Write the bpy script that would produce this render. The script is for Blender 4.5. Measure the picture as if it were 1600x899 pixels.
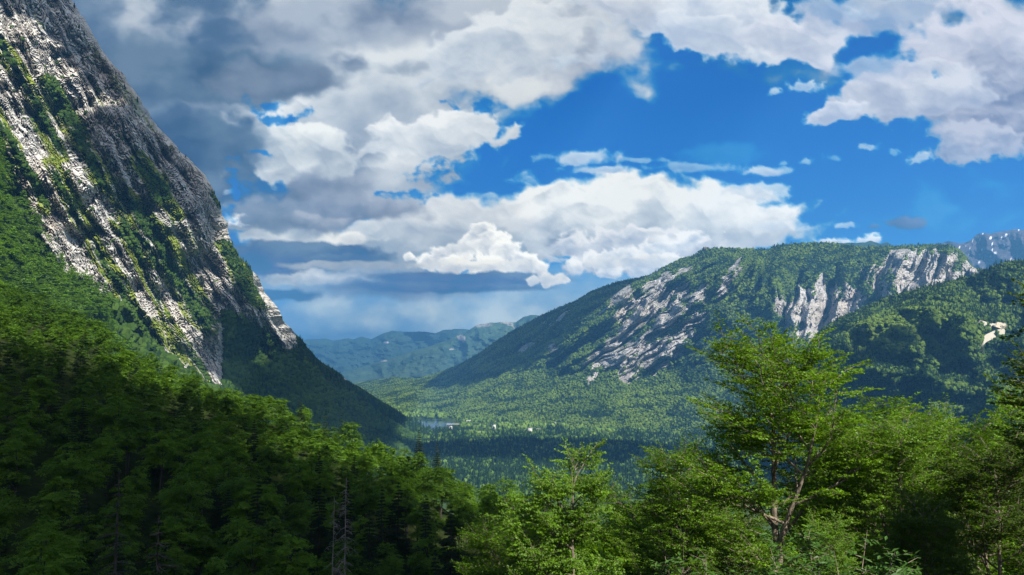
import bpy, math, random
import numpy as np

for _o in list(bpy.data.objects): bpy.data.objects.remove(_o, do_unlink=True)
SC = bpy.context.scene
COL = SC.collection

# ------------------------------------------------------------------ camera, world, sun, exposure
F = 1244.444; TH = math.atan(110.5/F); CT, ST = math.cos(TH), math.sin(TH)
cam = bpy.data.objects.new('camera', bpy.data.cameras.new('camera')); COL.objects.link(cam)
cam.data.lens = 28; cam.data.sensor_width = 36; cam.data.clip_start = .1; cam.data.clip_end = 90000
cam.location = (0, 0, 0); cam.rotation_euler = (math.pi/2+TH, 0, 0)
SC.camera = cam
SUN_AZ, SUN_EL = math.radians(142), math.radians(42)
SD = np.array((math.sin(SUN_AZ)*math.cos(SUN_EL), math.cos(SUN_AZ)*math.cos(SUN_EL), math.sin(SUN_EL)))
W = bpy.data.worlds.new("World"); SC.world = W; W.use_nodes = True
nt = W.node_tree; bg = nt.nodes['Background']
skt = nt.nodes.new('ShaderNodeTexSky'); skt.sky_type = 'NISHITA'; skt.sun_disc = False
skt.sun_elevation = SUN_EL; skt.sun_rotation = SUN_AZ
nt.links.new(skt.outputs[0], bg.inputs[0]); bg.inputs[1].default_value = .05
sl = bpy.data.lights.new('sun', 'SUN'); sl.energy = 5.0; sl.angle = math.radians(.5); sl.color = (1, .95, .86)
sun = bpy.data.objects.new('sun', sl); COL.objects.link(sun)
from mathutils import Vector
sun.rotation_euler = Vector(SD).to_track_quat('Z', 'Y').to_euler(); sun.location = (0, 0, 500)
SC.view_settings.view_transform = 'Standard'; SC.view_settings.look = 'None'
EXPO = 1.15
SC.view_settings.exposure = EXPO; SC.view_settings.gamma = 1
SC.render.engine = 'CYCLES'
cy = SC.cycles
cy.max_bounces = 5; cy.diffuse_bounces = 2; cy.glossy_bounces = 2; cy.transmission_bounces = 3; cy.volume_bounces = 0; cy.transparent_max_bounces = 8
cy.use_denoising = True; cy.denoiser = 'OPENIMAGEDENOISE'
try: cy.denoising_prefilter = 'NONE'; cy.denoising_input_passes = 'RGB_ALBEDO_NORMAL'
except Exception: pass
cy.use_adaptive_sampling = False
cy.sample_clamp_indirect = 4

# ------------------------------------------------------------------ helpers
def U(px, py, Y):
    """world point on the ray through photo pixel (px, py) at forward distance Y"""
    px, py, Y = np.broadcast_arrays(np.asarray(px, float), np.asarray(py, float), np.asarray(Y, float))
    a = (px-800)/F; b = (449.5-py)/F; k = Y/(CT-b*ST)
    return np.stack([a*k, Y, (ST+b*CT)*k], -1)
def _h(ix, iy, s):
    h = (ix.astype(np.int64)*374761393+iy.astype(np.int64)*668265263+s*1274126177) & 0xffffffff
    h = ((h ^ (h >> 13))*1274126177) & 0xffffffff
    h = ((h ^ (h >> 15))*2246822519) & 0xffffffff
    return h ^ (h >> 16)
_a = np.arange(256)*(2*np.pi/256); _GC, _GS = np.cos(_a), np.sin(_a)
def n2(x, y, s=0):
    ix = np.floor(x); iy = np.floor(y); fx = x-ix; fy = y-iy
    ux = fx*fx*fx*(fx*(fx*6-15)+10); uy = fy*fy*fy*(fy*(fy*6-15)+10)
    def g(dx, dy):
        a = (_h(ix+dx, iy+dy, s) & 255)
        return _GC[a]*(fx-dx)+_GS[a]*(fy-dy)
    a = g(0, 0); b = g(1, 0); c = g(0, 1); d = g(1, 1)
    return ((a+(b-a)*ux)*(1-uy)+(c+(d-c)*ux)*uy)*1.5
def fbm(x, y, o=5, s=0, g=.5, l=2.03):
    r = 0; a = 1.; t = 0
    for i in range(o):
        r = r+a*n2(x, y, s+i*17); t += a; a *= g; x = x*l+5.3; y = y*l-3.1
    return r/t*1.6
def billow(x, y, o=5, s=0, g=.5):
    r = 0; a = 1.; t = 0
    for i in range(o):
        r = r+a*(1-2*np.abs(n2(x, y, s+i*17))); t += a; a *= g; x = x*2.07+5.3; y = y*2.07-3.1
    return r/t
def ss(a, b, x):
    t = np.clip((x-a)/(b-a), 0, 1); return t*t*(3-2*t)
def pl(x, *pts):
    p = np.array(pts, float); return np.interp(x, p[:, 0], p[:, 1])
def spl(x, pts):
    """smooth interpolation through sorted points (monotone-ish Hermite)"""
    p = np.array(pts, float); X, Yv = p[:, 0], p[:, 1]
    m = np.gradient(Yv, X); x = np.clip(x, X[0], X[-1]); i = np.clip(np.searchsorted(X, x)-1, 0, len(X)-2)
    h = X[i+1]-X[i]; t = (x-X[i])/h
    return (2*t**3-3*t*t+1)*Yv[i]+(t**3-2*t*t+t)*h*m[i]+(-2*t**3+3*t*t)*Yv[i+1]+(t**3-t*t)*h*m[i+1]
def mesh(name, V, Fc, mats, attrs=None, smooth=False, midx=None):
    """V (n,3); Fc (m,k) or list of such arrays; attrs name -> (domain, values)"""
    me = bpy.data.meshes.new(name)
    FL = Fc if isinstance(Fc, list) else [Fc]
    V = np.ascontiguousarray(V, np.float32)
    me.vertices.add(len(V)); me.vertices.foreach_set('co', V.ravel())
    loops = np.concatenate([f.ravel() for f in FL]).astype(np.int32)
    tot = np.concatenate([np.full(len(f), f.shape[1]) for f in FL])
    st = np.concatenate([[0], np.cumsum(tot)[:-1]]).astype(np.int32)
    me.loops.add(len(loops)); me.loops.foreach_set('vertex_index', loops)
    me.polygons.add(len(tot)); me.polygons.foreach_set('loop_start', st)
    me.polygons.foreach_set('use_smooth', np.full(len(tot), smooth))
    if midx is not None: me.polygons.foreach_set('material_index', np.asarray(midx, np.int32))
    for m in (mats if isinstance(mats, (list, tuple)) else [mats]): me.materials.append(m)
    for k, (dom, v) in (attrs or {}).items():
        v = np.ascontiguousarray(v, np.float32)
        if v.ndim == 2:
            at = me.attributes.new(k, 'FLOAT_COLOR', dom); at.data.foreach_set('color', v.ravel())
        else:
            at = me.attributes.new(k, 'FLOAT', dom); at.data.foreach_set('value', v)
    me.update(calc_edges=True)
    return me
def add(name, me, parent=None, **kw):
    o = bpy.data.objects.new(name, me); COL.objects.link(o)
    if parent is not None: o.parent = parent
    for k, v in kw.items(): o[k] = v
    return o
def gridf(nr, nc):
    i = np.arange(nr*nc).reshape(nr, nc)
    return np.stack([i[:-1, :-1], i[:-1, 1:], i[1:, 1:], i[1:, :-1]], -1).reshape(-1, 4)
def normals(P):
    gu = np.gradient(P, axis=1); gv = np.gradient(P, axis=0)
    n = np.cross(gu, gv); n /= np.linalg.norm(n, axis=-1, keepdims=True)+1e-9
    n[n[..., 2] < 0] *= -1
    return n

# ------------------------------------------------------------------ materials
class NT:
    def __init__(s, name):
        s.m = bpy.data.materials.new(name); s.m.use_nodes = True; s.t = s.m.node_tree; s.t.nodes.clear()
        s.out = s.n('ShaderNodeOutputMaterial')
    def n(s, ty, ins=None, **kw):
        q = s.t.nodes.new(ty)
        for k, v in kw.items(): setattr(q, k, v)
        for k, v in (ins or {}).items():
            if isinstance(v, bpy.types.NodeSocket): s.t.links.new(v, q.inputs[k])
            else: q.inputs[k].default_value = v
        return q
    def math(s, op, a, b=None, clamp=False):
        q = s.n('ShaderNodeMath', {0: a} if b is None else {0: a, 1: b}, operation=op); q.use_clamp = clamp
        return q.outputs[0]
    def mix(s, f, a, b):
        q = s.n('ShaderNodeMix', data_type='RGBA')
        for k, v in ((0, f), (6, a), (7, b)):
            if isinstance(v, bpy.types.NodeSocket): s.t.links.new(v, q.inputs[k])
            else: q.inputs[k].default_value = v if k == 0 else (*v, 1)
        return q.outputs[2]
    def noise(s, vec, scale, det=4, rough=.5, dist=0):
        return s.n('ShaderNodeTexNoise', {'Vector': vec, 'Scale': scale, 'Detail': det, 'Roughness': rough, 'Distortion': dist}).outputs[0]
    def ramp(s, f, *st):
        q = s.n('ShaderNodeValToRGB', {0: f}); e = q.color_ramp.elements
        while len(e) > len(st): e.remove(e[-1])
        while len(e) < len(st): e.new(.5)
        for el, (p, c) in zip(e, st): el.position = p; el.color = (c, c, c, 1) if np.isscalar(c) else (*c, 1)
        return q.outputs[0]
    def attr(s, name): return s.n('ShaderNodeAttribute', attribute_name=name)
    def pos(s): return s.n('ShaderNodeNewGeometry').outputs['Position']
    def mapv(s, v, sc=(1, 1, 1), rot=(0, 0, 0)):
        return s.n('ShaderNodeMapping', {0: v, 'Scale': sc, 'Rotation': rot}).outputs[0]
    def finish(s, sh): s.t.links.new(sh, s.out.inputs[0]); return s.m
def mat_leaf(name, dark, light, trans=.45, objrand=.35):
    t = NT(name); tint = t.attr('tint').outputs['Fac']
    oi = t.n('ShaderNodeObjectInfo').outputs['Random']
    f = t.math('ADD', t.math('MULTIPLY', tint, 1-objrand), t.math('MULTIPLY', oi, objrand), True)
    c = t.mix(f, dark, light)
    d = t.n('ShaderNodeBsdfDiffuse', {0: c}).outputs[0]
    tc = t.n('ShaderNodeMix', data_type='RGBA', blend_type='MULTIPLY'); tc.inputs[0].default_value = 1
    t.t.links.new(c, tc.inputs[6]); tc.inputs[7].default_value = (1.25, 1.15, .55, 1)
    tr = t.n('ShaderNodeBsdfTranslucent', {0: tc.outputs[2]}).outputs[0]
    m = t.n('ShaderNodeMixShader', {0: trans, 1: d, 2: tr}).outputs[0]
    g = t.n('ShaderNodeBsdfGlossy', {0: (1, 1, 1, 1), 'Roughness': .45}).outputs[0]
    return t.finish(t.n('ShaderNodeMixShader', {0: .012, 1: m, 2: g}).outputs[0])
def mat_blob(name, dark, light):
    t = NT(name); tint = t.attr('tint').outputs['Fac']; p = t.pos()
    big = t.noise(p, .0035, 3)
    f = t.math('ADD', t.math('MULTIPLY', tint, .7), t.math('MULTIPLY', big, .9)); f = t.math('SUBTRACT', f, .3, True)
    return t.finish(t.n('ShaderNodeBsdfDiffuse', {0: t.mix(f, dark, light)}).outputs[0])
def mat_bark(name, a, b, sc=14):
    t = NT(name); p = t.n('ShaderNodeTexCoord').outputs['Object']
    n = t.noise(t.mapv(p, (1, 1, .25)), sc, 5, .6); n3 = t.noise(p, 2.2, 3)
    f = t.math('MULTIPLY', t.ramp(n, (.35, 0.), (.65, 1.)), t.ramp(n3, (.3, .3), (.6, 1.)))
    bp = t.n('ShaderNodeBump', {'Height': n, 'Strength': .6, 'Distance': .02}).outputs[0]
    return t.finish(t.n('ShaderNodeBsdfPrincipled', {'Base Color': t.mix(f, a, b), 'Roughness': .9, 'Normal': bp}).outputs[0])
def mat_terrain(name, rockA, rockB, vegA, vegB, rs=.02, vs=.02, bump=6., rot=(0, 0, 0), stretch=(1, 1, 1), snow=False, extra=None):
    t = NT(name); p = t.pos(); q = t.mapv(p, stretch, rot)
    n1 = t.noise(q, rs, 7, .62, .4); n2_ = t.noise(q, rs*5.3, 6, .65); n3 = t.noise(p, rs*.23, 4)
    strat = t.noise(t.mapv(p, (1, 1, 5.5), (math.radians(24), math.radians(18), 0)), rs*2.6, 6, .6, .6)
    cr = t.ramp(n2_, (.36, .25), (.46, 1.))
    st = t.ramp(strat, (.38, .45), (.46, 1.))
    f = t.math('MULTIPLY', t.ramp(n1, (.32, .35), (.58, 1.)), t.math('MULTIPLY', cr, st))
    rc = t.mix(f, rockA, rockB)
    rc = t.mix(t.math('MULTIPLY', t.ramp(n3, (.45, 0.), (.7, 1.)), .45), rc, tuple(.5*(x+y)*k for x, y, k in zip(rockA, rockB, (1.05, .9, .72))))
    v1 = t.noise(p, vs, 5, .6); v2 = t.noise(p, vs*.15, 4, .55)
    vc = t.mix(t.ramp(t.math('ADD', t.math('MULTIPLY', v1, .55), t.math('MULTIPLY', v2, .45)), (.38, 0.), (.62, 1.)), vegA, vegB)
    ra = t.attr('rock').outputs['Fac']
    ra = t.ramp(t.math('ADD', ra, t.math('MULTIPLY', t.math('SUBTRACT', n2_, .5), .9)), (.42, 0.), (.56, 1.))
    c = t.mix(ra, vc, rc)
    if snow:
        sa = t.attr('snow').outputs['Fac']; c = t.mix(sa, c, (.78, .8, .84))
    if extra:
        ea = t.attr('bare').outputs['Fac']; ea = t.ramp(t.math('ADD', ea, t.math('MULTIPLY', t.math('SUBTRACT', n2_, .5), .7)), (.42, 0.), (.6, 1.)); c = t.mix(ea, c, extra)
    h = t.math('ADD', t.math('MULTIPLY', n1, .5), t.math('ADD', t.math('MULTIPLY', n2_, .35), t.math('MULTIPLY', strat, .5)))
    bp = t.n('ShaderNodeBump', {'Height': h, 'Strength': 1., 'Distance': bump}).outputs[0]
    return t.finish(t.n('ShaderNodeBsdfDiffuse', {0: c, 'Normal': bp}).outputs[0])
def mat_flat(name, c, rough=.8, nz=.25, sc=2.):
    t = NT(name); p = t.n('ShaderNodeTexCoord').outputs['Object']; n = t.noise(p, sc, 5, .6)
    cc = t.mix(t.math('MULTIPLY', n, 1., True), tuple(x*(1-nz) for x in c), tuple(min(1, x*(1+nz)) for x in c))
    return t.finish(t.n('ShaderNodeBsdfPrincipled', {'Base Color': cc, 'Roughness': rough}).outputs[0])

LIME_A, LIME_B = (.10, .10, .105), (.50, .485, .46)
M_cliff = mat_terrain('limestone_cliff', (.19, .187, .185), (.56, .545, .515), (.018, .034, .010), (.055, .095, .022), .02, .06, 2.5, extra=(.17, .21, .035))
M_massif = mat_terrain('limestone_massif', (.13, .125, .125), (.38, .36, .345), (.014, .030, .012), (.04, .075, .022), .010, .02, 10., extra=(.07, .11, .035))
M_hill = mat_terrain('wooded_hill', (.2, .19, .17), (.45, .42, .36), (.016, .034, .012), (.045, .08, .02), .02, .03, 3., extra=(.36, .32, .25))
M_range = mat_terrain('far_range', (.15, .15, .15), (.42, .40, .38), (.012, .026, .018), (.030, .055, .030), .004, .012, 20.)
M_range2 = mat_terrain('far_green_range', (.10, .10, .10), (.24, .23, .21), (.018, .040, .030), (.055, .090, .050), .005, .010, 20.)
M_snow = mat_terrain('snow_range', (.02, .02, .028), (.075, .07, .08), (.012, .022, .016), (.025, .04, .022), .004, .012, 30., snow=True)
M_valley = mat_terrain('valley_ground', (.3, .28, .22), (.4, .38, .3), (.02, .035, .012), (.07, .11, .025), .01, .012, .6)
M_soil = mat_terrain('forest_floor', (.12, .10, .07), (.2, .18, .14), (.012, .014, .006), (.03, .045, .012), .4, .5, .15)
M_beech = mat_leaf('beech_leaves', (.045, .100, .004), (.180, .350, .014), .5, .12)
M_beechd = mat_leaf('shaded_beech_leaves', (.022, .052, .005), (.090, .165, .010), .5, .2)  # darker copy of the beech leaves, shade put into the colour
M_forest = mat_leaf('forest_leaves', (.018, .050, .006), (.155, .300, .014), .5, .45)
M_spruce = mat_leaf('spruce_needles', (.010, .022, .008), (.028, .048, .014), .1, .3)
M_bark = mat_bark('grey_bark', (.035, .028, .02), (.30, .235, .17))
M_barkd = mat_bark('dark_bark', (.012, .010, .008), (.05, .04, .03))
M_dead = mat_bark('bleached_wood', (.08, .065, .055), (.30, .26, .22))
M_blob = mat_blob('distant_leaf_crowns', (.018, .042, .010), (.115, .165, .028))
M_blobv = mat_blob('valley_crowns', (.020, .048, .012), (.13, .20, .035))
M_blobs = mat_blob('distant_conifers', (.008, .020, .010), (.022, .044, .018))
# ------------------------------------------------------------------ terrain (every sheet at its own real distance)
FLOOR = -330.
HOR = 560.
TREES = {}                       # scatter spots per sheet
def keep(name, P, N, rock, **k): TREES[name] = dict(P=P, N=N, rock=rock, **k)

# valley floor: one sheet out to the far ranges
vx = np.linspace(-13000, 13000, 260); vy = np.concatenate([np.linspace(300, 6000, 190), np.linspace(6100, 17500, 60)])
VX, VY = np.meshgrid(vx, vy)
VZ = FLOOR+fbm(VX/900, VY/900, 4, 5)*14
LK = [(-3500, 3700), (-900, 3560), (-640, 3620), (-520, 3700), (-440, 3820), (-345, 3960), (-322, 4120), (-300, 4270), (-420, 4420), (-700, 4560), (-1300, 4750), (-3500, 4900)]
def inpoly(x, y, poly):
    c = np.zeros(x.shape, bool); n = len(poly)
    for i in range(n):
        x1, y1 = poly[i]; x2, y2 = poly[(i+1) % n]
        if y1 == y2: continue
        c ^= ((y1 > y) != (y2 > y)) & (x < (x2-x1)*(y-y1)/(y2-y1)+x1)
    return c
def lake_d(x, y):
    """signed distance to the lake shore, negative in the water"""
    d = np.full(np.shape(x), 1e9); n = len(LK)
    for i in range(n):
        a = np.array(LK[i]); b = np.array(LK[(i+1) % n]); e = b-a
        t = np.clip(((x-a[0])*e[0]+(y-a[1])*e[1])/(e@e), 0, 1)
        d = np.minimum(d, np.hypot(x-a[0]-t*e[0], y-a[1]-t*e[1]))
    return np.where(inpoly(x, y, LK), -d, d)
ld = lake_d(VX, VY); VZ = np.where(ld < 0, FLOOR-14+0*VZ, FLOOR-6+np.clip(ld/40, 0, 1)*(VZ-FLOOR+8))
far = ss(6500, 12000, VY); VZ = VZ+far*fbm(VX/1500, VY/1500, 4, 8)*55
P = np.stack([VX, VY, VZ], -1)
add('valley_ground', mesh('valley_ground', P.reshape(-1, 3), gridf(*VX.shape), M_valley, {'rock': ('POINT', np.zeros(VX.size))}, True), kind='structure', label='wide green valley floor around the lake')
t = NT('lake_water'); wb = t.n('ShaderNodeBump', {'Height': t.noise(t.pos(), .12, 3), 'Strength': .25, 'Distance': .6}).outputs[0]
M_water = t.finish(t.n('ShaderNodeBsdfPrincipled', {'Base Color': (.01, .03, .06, 1), 'Roughness': .12, 'IOR': 1.33, 'Normal': wb}).outputs[0])
lp = np.array([(x, y, FLOOR-7.) for x, y in LK]); c0 = lp.mean(0)
lw = [(-3500, 3400), (0, 3400), (0, 5100), (-3500, 5100)]
add('lake_water', mesh('lake_water', np.array([(x, y, FLOOR-8.) for x, y in lw]), np.array([[0, 1, 2, 3]]), M_water), kind='structure', label='small blue lake at the end of the valley')

# --- right massif
PX = np.arange(470, 1830, 1.7)
ridge = [(440, 606), (500, 606), (535, 604), (555, 600), (575, 596), (590, 594.5), (617, 590), (636, 592.5), (655, 592), (680, 585), (713, 573), (749, 553), (776, 533), (804, 516), (845, 494), (872, 482), (900, 471), (925, 456), (962, 442), (990, 437), (1015, 431), (1037, 419), (1065, 405), (1085, 399), (1096, 392), (1102, 389), (1127, 388), (1160, 389), (1199, 390), (1217, 383), (1250, 380), (1293, 379.5), (1340, 386), (1399, 386.5), (1430, 384), (1459, 383), (1480, 384), (1499, 392), (1511, 406), (1521, 424), (1545, 437), (1600, 450), (1700, 460), (1900, 470)]
r_py = np.interp(PX, *np.array(ridge).T)
r_D = pl(PX, (440, 9500), (560, 8600), (700, 7200), (850, 6100), (1000, 5400), (1100, 5150), (1300, 4800), (1480, 4350), (1600, 4300), (1900, 4300))
b_D = pl(PX, (440, 7800), (560, 6300), (650, 4950), (760, 4250), (900, 3800), (1100, 3500), (1300, 3250), (1500, 3000), (1900, 2700))
f_py = pl(PX, (440, 612), (600, 610), (700, 612), (800, 590), (850, 585), (925, 588), (1000, 584), (1060, 574), (1120, 562), (1180, 545), (1250, 530), (1300, 507), (1400, 478), (1480, 450), (1600, 480), (1900, 500))
t_py = pl(PX, (440, 609), (600, 602), (700, 596), (800, 545), (850, 524), (925, 474), (1000, 452), (1060, 438), (1120, 428), (1180, 420), (1230, 450), (1280, 462), (1340, 440), (1400, 404), (1480, 392), (1600, 465), (1900, 480))
b_py = HOR+F*(-FLOOR+8)/b_D
f_D = b_D+(r_D-b_D)*.47; t_D = b_D+(r_D-b_D)*pl(PX, (440, .8), (800, .78), (900, .66), (1200, .68), (1400, .72), (1500, .75), (1900, .8))
def row(u):
    """u 0 base .. .35 foot .. .75 cliff top .. 1 ridge -> py, D"""
    k = [0, .36, .78, 1.]
    py = np.empty((len(u), len(PX))); D = np.empty_like(py)
    ks = [(b_py, b_D), (f_py, f_D), (t_py, t_D), (r_py, r_D)]
    for i, v in enumerate(u):
        j = min(2, int(np.searchsorted(k, v, 'right')-1)); t_ = (v-k[j])/(k[j+1]-k[j])
        py[i] = ks[j][0]+(ks[j+1][0]-ks[j][0])*t_
        D[i] = ks[j][1]+(ks[j+1][1]-ks[j][1])*t_
    return py, D
uu = np.linspace(0, 1, 300); py, D = row(uu)
for _ in range(10):              # soften the breaks of slope
    D[1:-1] = .25*D[:-2]+.5*D[1:-1]+.25*D[2:]
    py[1:-1] = .25*py[:-2]+.5*py[1:-1]+.25*py[2:]
XX = np.broadcast_to(PX, py.shape); UU = uu[:, None]+0*XX
face = ss(.30, .42, UU)*(1-ss(.80, .93, UU))
left = 1-ss(1120, 1230, XX)
k = 1.35*left+.30*(1-left)
rc = XX+k*(py-480)+14*fbm(XX/70, py/60, 3, 21)
rib = (np.abs(n2(rc/34, py/260, 31))*1.6+.5*np.abs(n2(rc/15, py/110, 33)))
big = n2(rc/105, py/500, 35)
# steep on the left flank of every rib, broad on the right
fold = np.abs(((rc/62+.35*n2(rc/90, py/200, 37)) % 1)-.32)
env = .15+.85*face
amp = pl(XX, (440, .1), (700, .35), (900, 1), (1500, 1.), (1900, .6))
dD = (-rib*95-big*120+fold*300+fbm(rc/11, py/30, 4, 57)*75)*env*amp+fbm(XX/22, py/18, 5, 41)*38*(.5+.5*face)*amp+fbm(XX/120, py/90, 4, 43)*120*np.sin(np.pi*np.clip(UU, 0, 1))*amp
dD *= np.clip((1-UU)*9, 0, 1)*np.clip(UU*5, 0, 1)
D2 = D+dD
P = U(XX, py, D2)
P[..., 2] += fbm(P[..., 0]/260, P[..., 1]/260, 4, 47)*16*np.clip(UU*4, 0, 1)*np.clip((1-UU)*6+.1, 0, 1)
P[..., 2] = np.maximum(P[..., 2], FLOOR-12)
# back of the mountain
Bk = []
for i in range(1, 7):
    q = P[-1].copy(); q[:, 1] += 260*i; q[:, 0] *= q[:, 1]/P[-1][:, 1]; q[:, 2] = np.maximum(q[:, 2]-(60*i+14*i*i), FLOOR-15); Bk.append(q)
Pm = np.concatenate([P, np.array(Bk)], 0)
N = normals(P)
g = fbm(XX/26, py/26, 5, 51); g2 = fbm(rc/16, py/60, 4, 53); g3 = fbm(XX/80, py/60, 4, 55)
def patch(x, y, cx, cy, rx, ry, ro=0.):
    dx = x-cx; dy = y-cy; u = (dx*math.cos(ro)+dy*math.sin(ro))/rx; v = (-dx*math.sin(ro)+dy*math.cos(ro))/ry
    return np.clip(1.25-np.hypot(u, v), 0, 1)
RK = [(965, 465, 55, 14, -.55), (1030, 445, 48, 17, -.5), (1065, 425, 28, 9, -.6), (1000, 503, 62, 22, -.55), (940, 560, 45, 24, -.7), (1010, 540, 70, 24, -.6),
      (1052, 545, 62, 22, -.9), (1080, 500, 42, 22, -.9), (1135, 440, 44, 11, -1.1), (1150, 425, 30, 9, -1.1), (1085, 470, 40, 14, -.8), (925, 590, 20, 10, -.8),
      (1235, 490, 18, 44, .2), (1262, 505, 22, 44, .1), (1295, 490, 18, 40, -.1), (1320, 478, 14, 28, 0), (1340, 470, 16, 22, 0), (1405, 420, 12, 32, 0), (1425, 410, 22, 20, 0),
      (1450, 420, 24, 36, 0), (1480, 420, 34, 34, 0), (1505, 425, 18, 26, 0), (1368, 445, 10, 32, 0), (1385, 460, 24, 9, 0), (870, 500, 30, 8, -.5), (825, 540, 26, 9, -.5), (780, 560, 16, 7, -.5), (860, 545, 22, 10, -.5)]
m = 0*XX
for q in RK: m = np.maximum(m, patch(XX, py, *q))
for q in ((1005, 520, 100, 60, -.75), (1285, 482, 75, 46, 0), (1440, 424, 92, 42, 0)): m = np.maximum(m, .98*np.clip(patch(XX, py, *q)*1.6, 0, 1))
m *= pl(XX, (780, .62), (900, .85), (930, 1), (1600, 1))
steep = 1-N[..., 2]
rock = m*1.25+.0+g*.6+g2*.6-.04+(steep-.6)*.6-.12
rock = np.where(m > .02, rock, -.3+0*rock)+.0
rock = np.maximum(rock, face*(steep-.62)*1.5*amp+g2*.5-.22)
rock *= (1-ss(.93, .99, UU)*.8)
# pale scree fans and meadows on the apron
bare = np.clip(patch(XX, py, 1230, 560, 60, 22)*.6+patch(XX, py, 1320, 440, 24, 8)*.4+g3*.5+.22-.6*face, 0, 1)*(UU > .1)
bareP = np.concatenate([bare, np.zeros((6, len(PX)))], 0); rockP = np.concatenate([rock, np.zeros((6, len(PX)))-.3], 0)
add('mountain_massif', mesh('mountain_massif', Pm.reshape(-1, 3), gridf(*Pm.shape[:2]), M_massif, {'rock': ('POINT', np.clip(rockP, 0, 1).ravel()), 'bare': ('POINT', bareP.ravel()*.75)}), kind='structure', label='broad wooded mountain with pale gullied cliffs across the valley')
keep('massif', P, N, rock, px=XX, py=py, u=UU, bare=bare)
MASSIF = (PX, uu, P)

# --- wooded hill on the right, nearer than the massif
PX2 = np.arange(1120, 2100, 2.2)
r2 = [(1100, 700), (1160, 665), (1200, 630), (1240, 588), (1262, 545), (1287, 517), (1318, 499), (1346, 489), (1368, 477), (1387, 468), (1430, 458), (1465, 449), (1511, 437), (1540, 427), (1558, 416), (1580, 413), (1600, 412), (1700, 400), (1900, 390), (2200, 400)]
hr = np.interp(PX2, *np.array(r2).T)-3
hD = pl(PX2, (1100, 2700), (1287, 2650), (1400, 2550), (1600, 2300), (2200, 2000))
# crest of the front knoll
kn = pl(PX2, (1100, 740), (1160, 705), (1200, 668), (1262, 590), (1300, 545), (1340, 512), (1370, 496), (1400, 487), (1430, 484), (1470, 486), (1510, 497), (1540, 515), (1580, 530), (1700, 540), (2200, 540))
kD = hD-430; vD = hD-300; vpy = np.maximum(kn-2, hr+18)
bD = pl(PX2, (1100, 2100), (1300, 1650), (1600, 1300), (2200, 1100)); bspy = HOR+F*(-FLOOR+8)/bD
uu2 = np.linspace(0, 1, 230)
ks = [(bspy, bD), (kn, kD), (vpy, vD), (hr, hD)]; kk = [0, .62, .74, 1]
py2 = np.array([np.interp(v, kk, [0, 1, 2, 3]) for v in uu2]); ppy = np.empty((len(uu2), len(PX2))); pD = np.empty_like(ppy)
for i, v in enumerate(py2):
    j = min(2, int(v)); t_ = v-j; ppy[i] = ks[j][0]*(1-t_)+ks[j+1][0]*t_; pD[i] = ks[j][1]*(1-t_)+ks[j+1][1]*t_
for _ in range(5):
    pD[1:-1] = .25*pD[:-2]+.5*pD[1:-1]+.25*pD[2:]; ppy[1:-1] = .25*ppy[:-2]+.5*ppy[1:-1]+.25*ppy[2:]
X2 = np.broadcast_to(PX2, ppy.shape); U2 = uu2[:, None]+0*X2
e = np.clip(U2*4, 0, 1)*np.clip((1-U2)*8, 0, 1)
pD2 = pD+(fbm(X2/90, ppy/60, 4, 61)*150+fbm(X2/30, ppy/22, 4, 63)*40)*e
P2 = U(X2, ppy, pD2); P2[..., 2] = np.maximum(P2[..., 2], FLOOR-12)
Bk = []
for i in range(1, 6):
    q = P2[-1].copy(); q[:, 1] += 120*i; q[:, 0] *= q[:, 1]/P2[-1][:, 1]; q[:, 2] = np.maximum(q[:, 2]-(50*i+20*i*i), FLOOR-15); Bk.append(q)
P2m = np.concatenate([P2, np.array(Bk)], 0); N2 = normals(P2)
g = fbm(X2/22, ppy/14, 5, 65)
rock2 = np.maximum.reduce([patch(X2, ppy, 1474, 539, 14, 4, -.1), patch(X2, ppy, 1361, 513, 8, 5), patch(X2, ppy, 1422, 497, 7, 4), patch(X2, ppy, 1380, 493, 14, 4, -.3), patch(X2, ppy, 1350, 516, 10, 5)])*.9+g*.5-.3
bare2 = np.maximum.reduce([patch(X2, ppy, 1562, 509, 15, 7, .1), patch(X2, ppy, 1435, 548, 22, 4, -.2)*.55, patch(X2, ppy, 1418, 563, 20, 5, -.3)*.5])
ex2 = np.zeros((5, len(PX2)))
add('wooded_hill', mesh('wooded_hill', P2m.reshape(-1, 3), gridf(*P2m.shape[:2]), M_hill, {'rock': ('POINT', np.concatenate([np.clip(rock2, 0, 1), ex2]).ravel()), 'bare': ('POINT', np.concatenate([np.clip(bare2, 0, 1), ex2]).ravel())}), kind='structure', label='rounded wooded hill on the right in front of the massif')
keep('hill', P2, N2, np.maximum(rock2, bare2*1.2), px=X2, py=ppy, u=U2)

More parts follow.
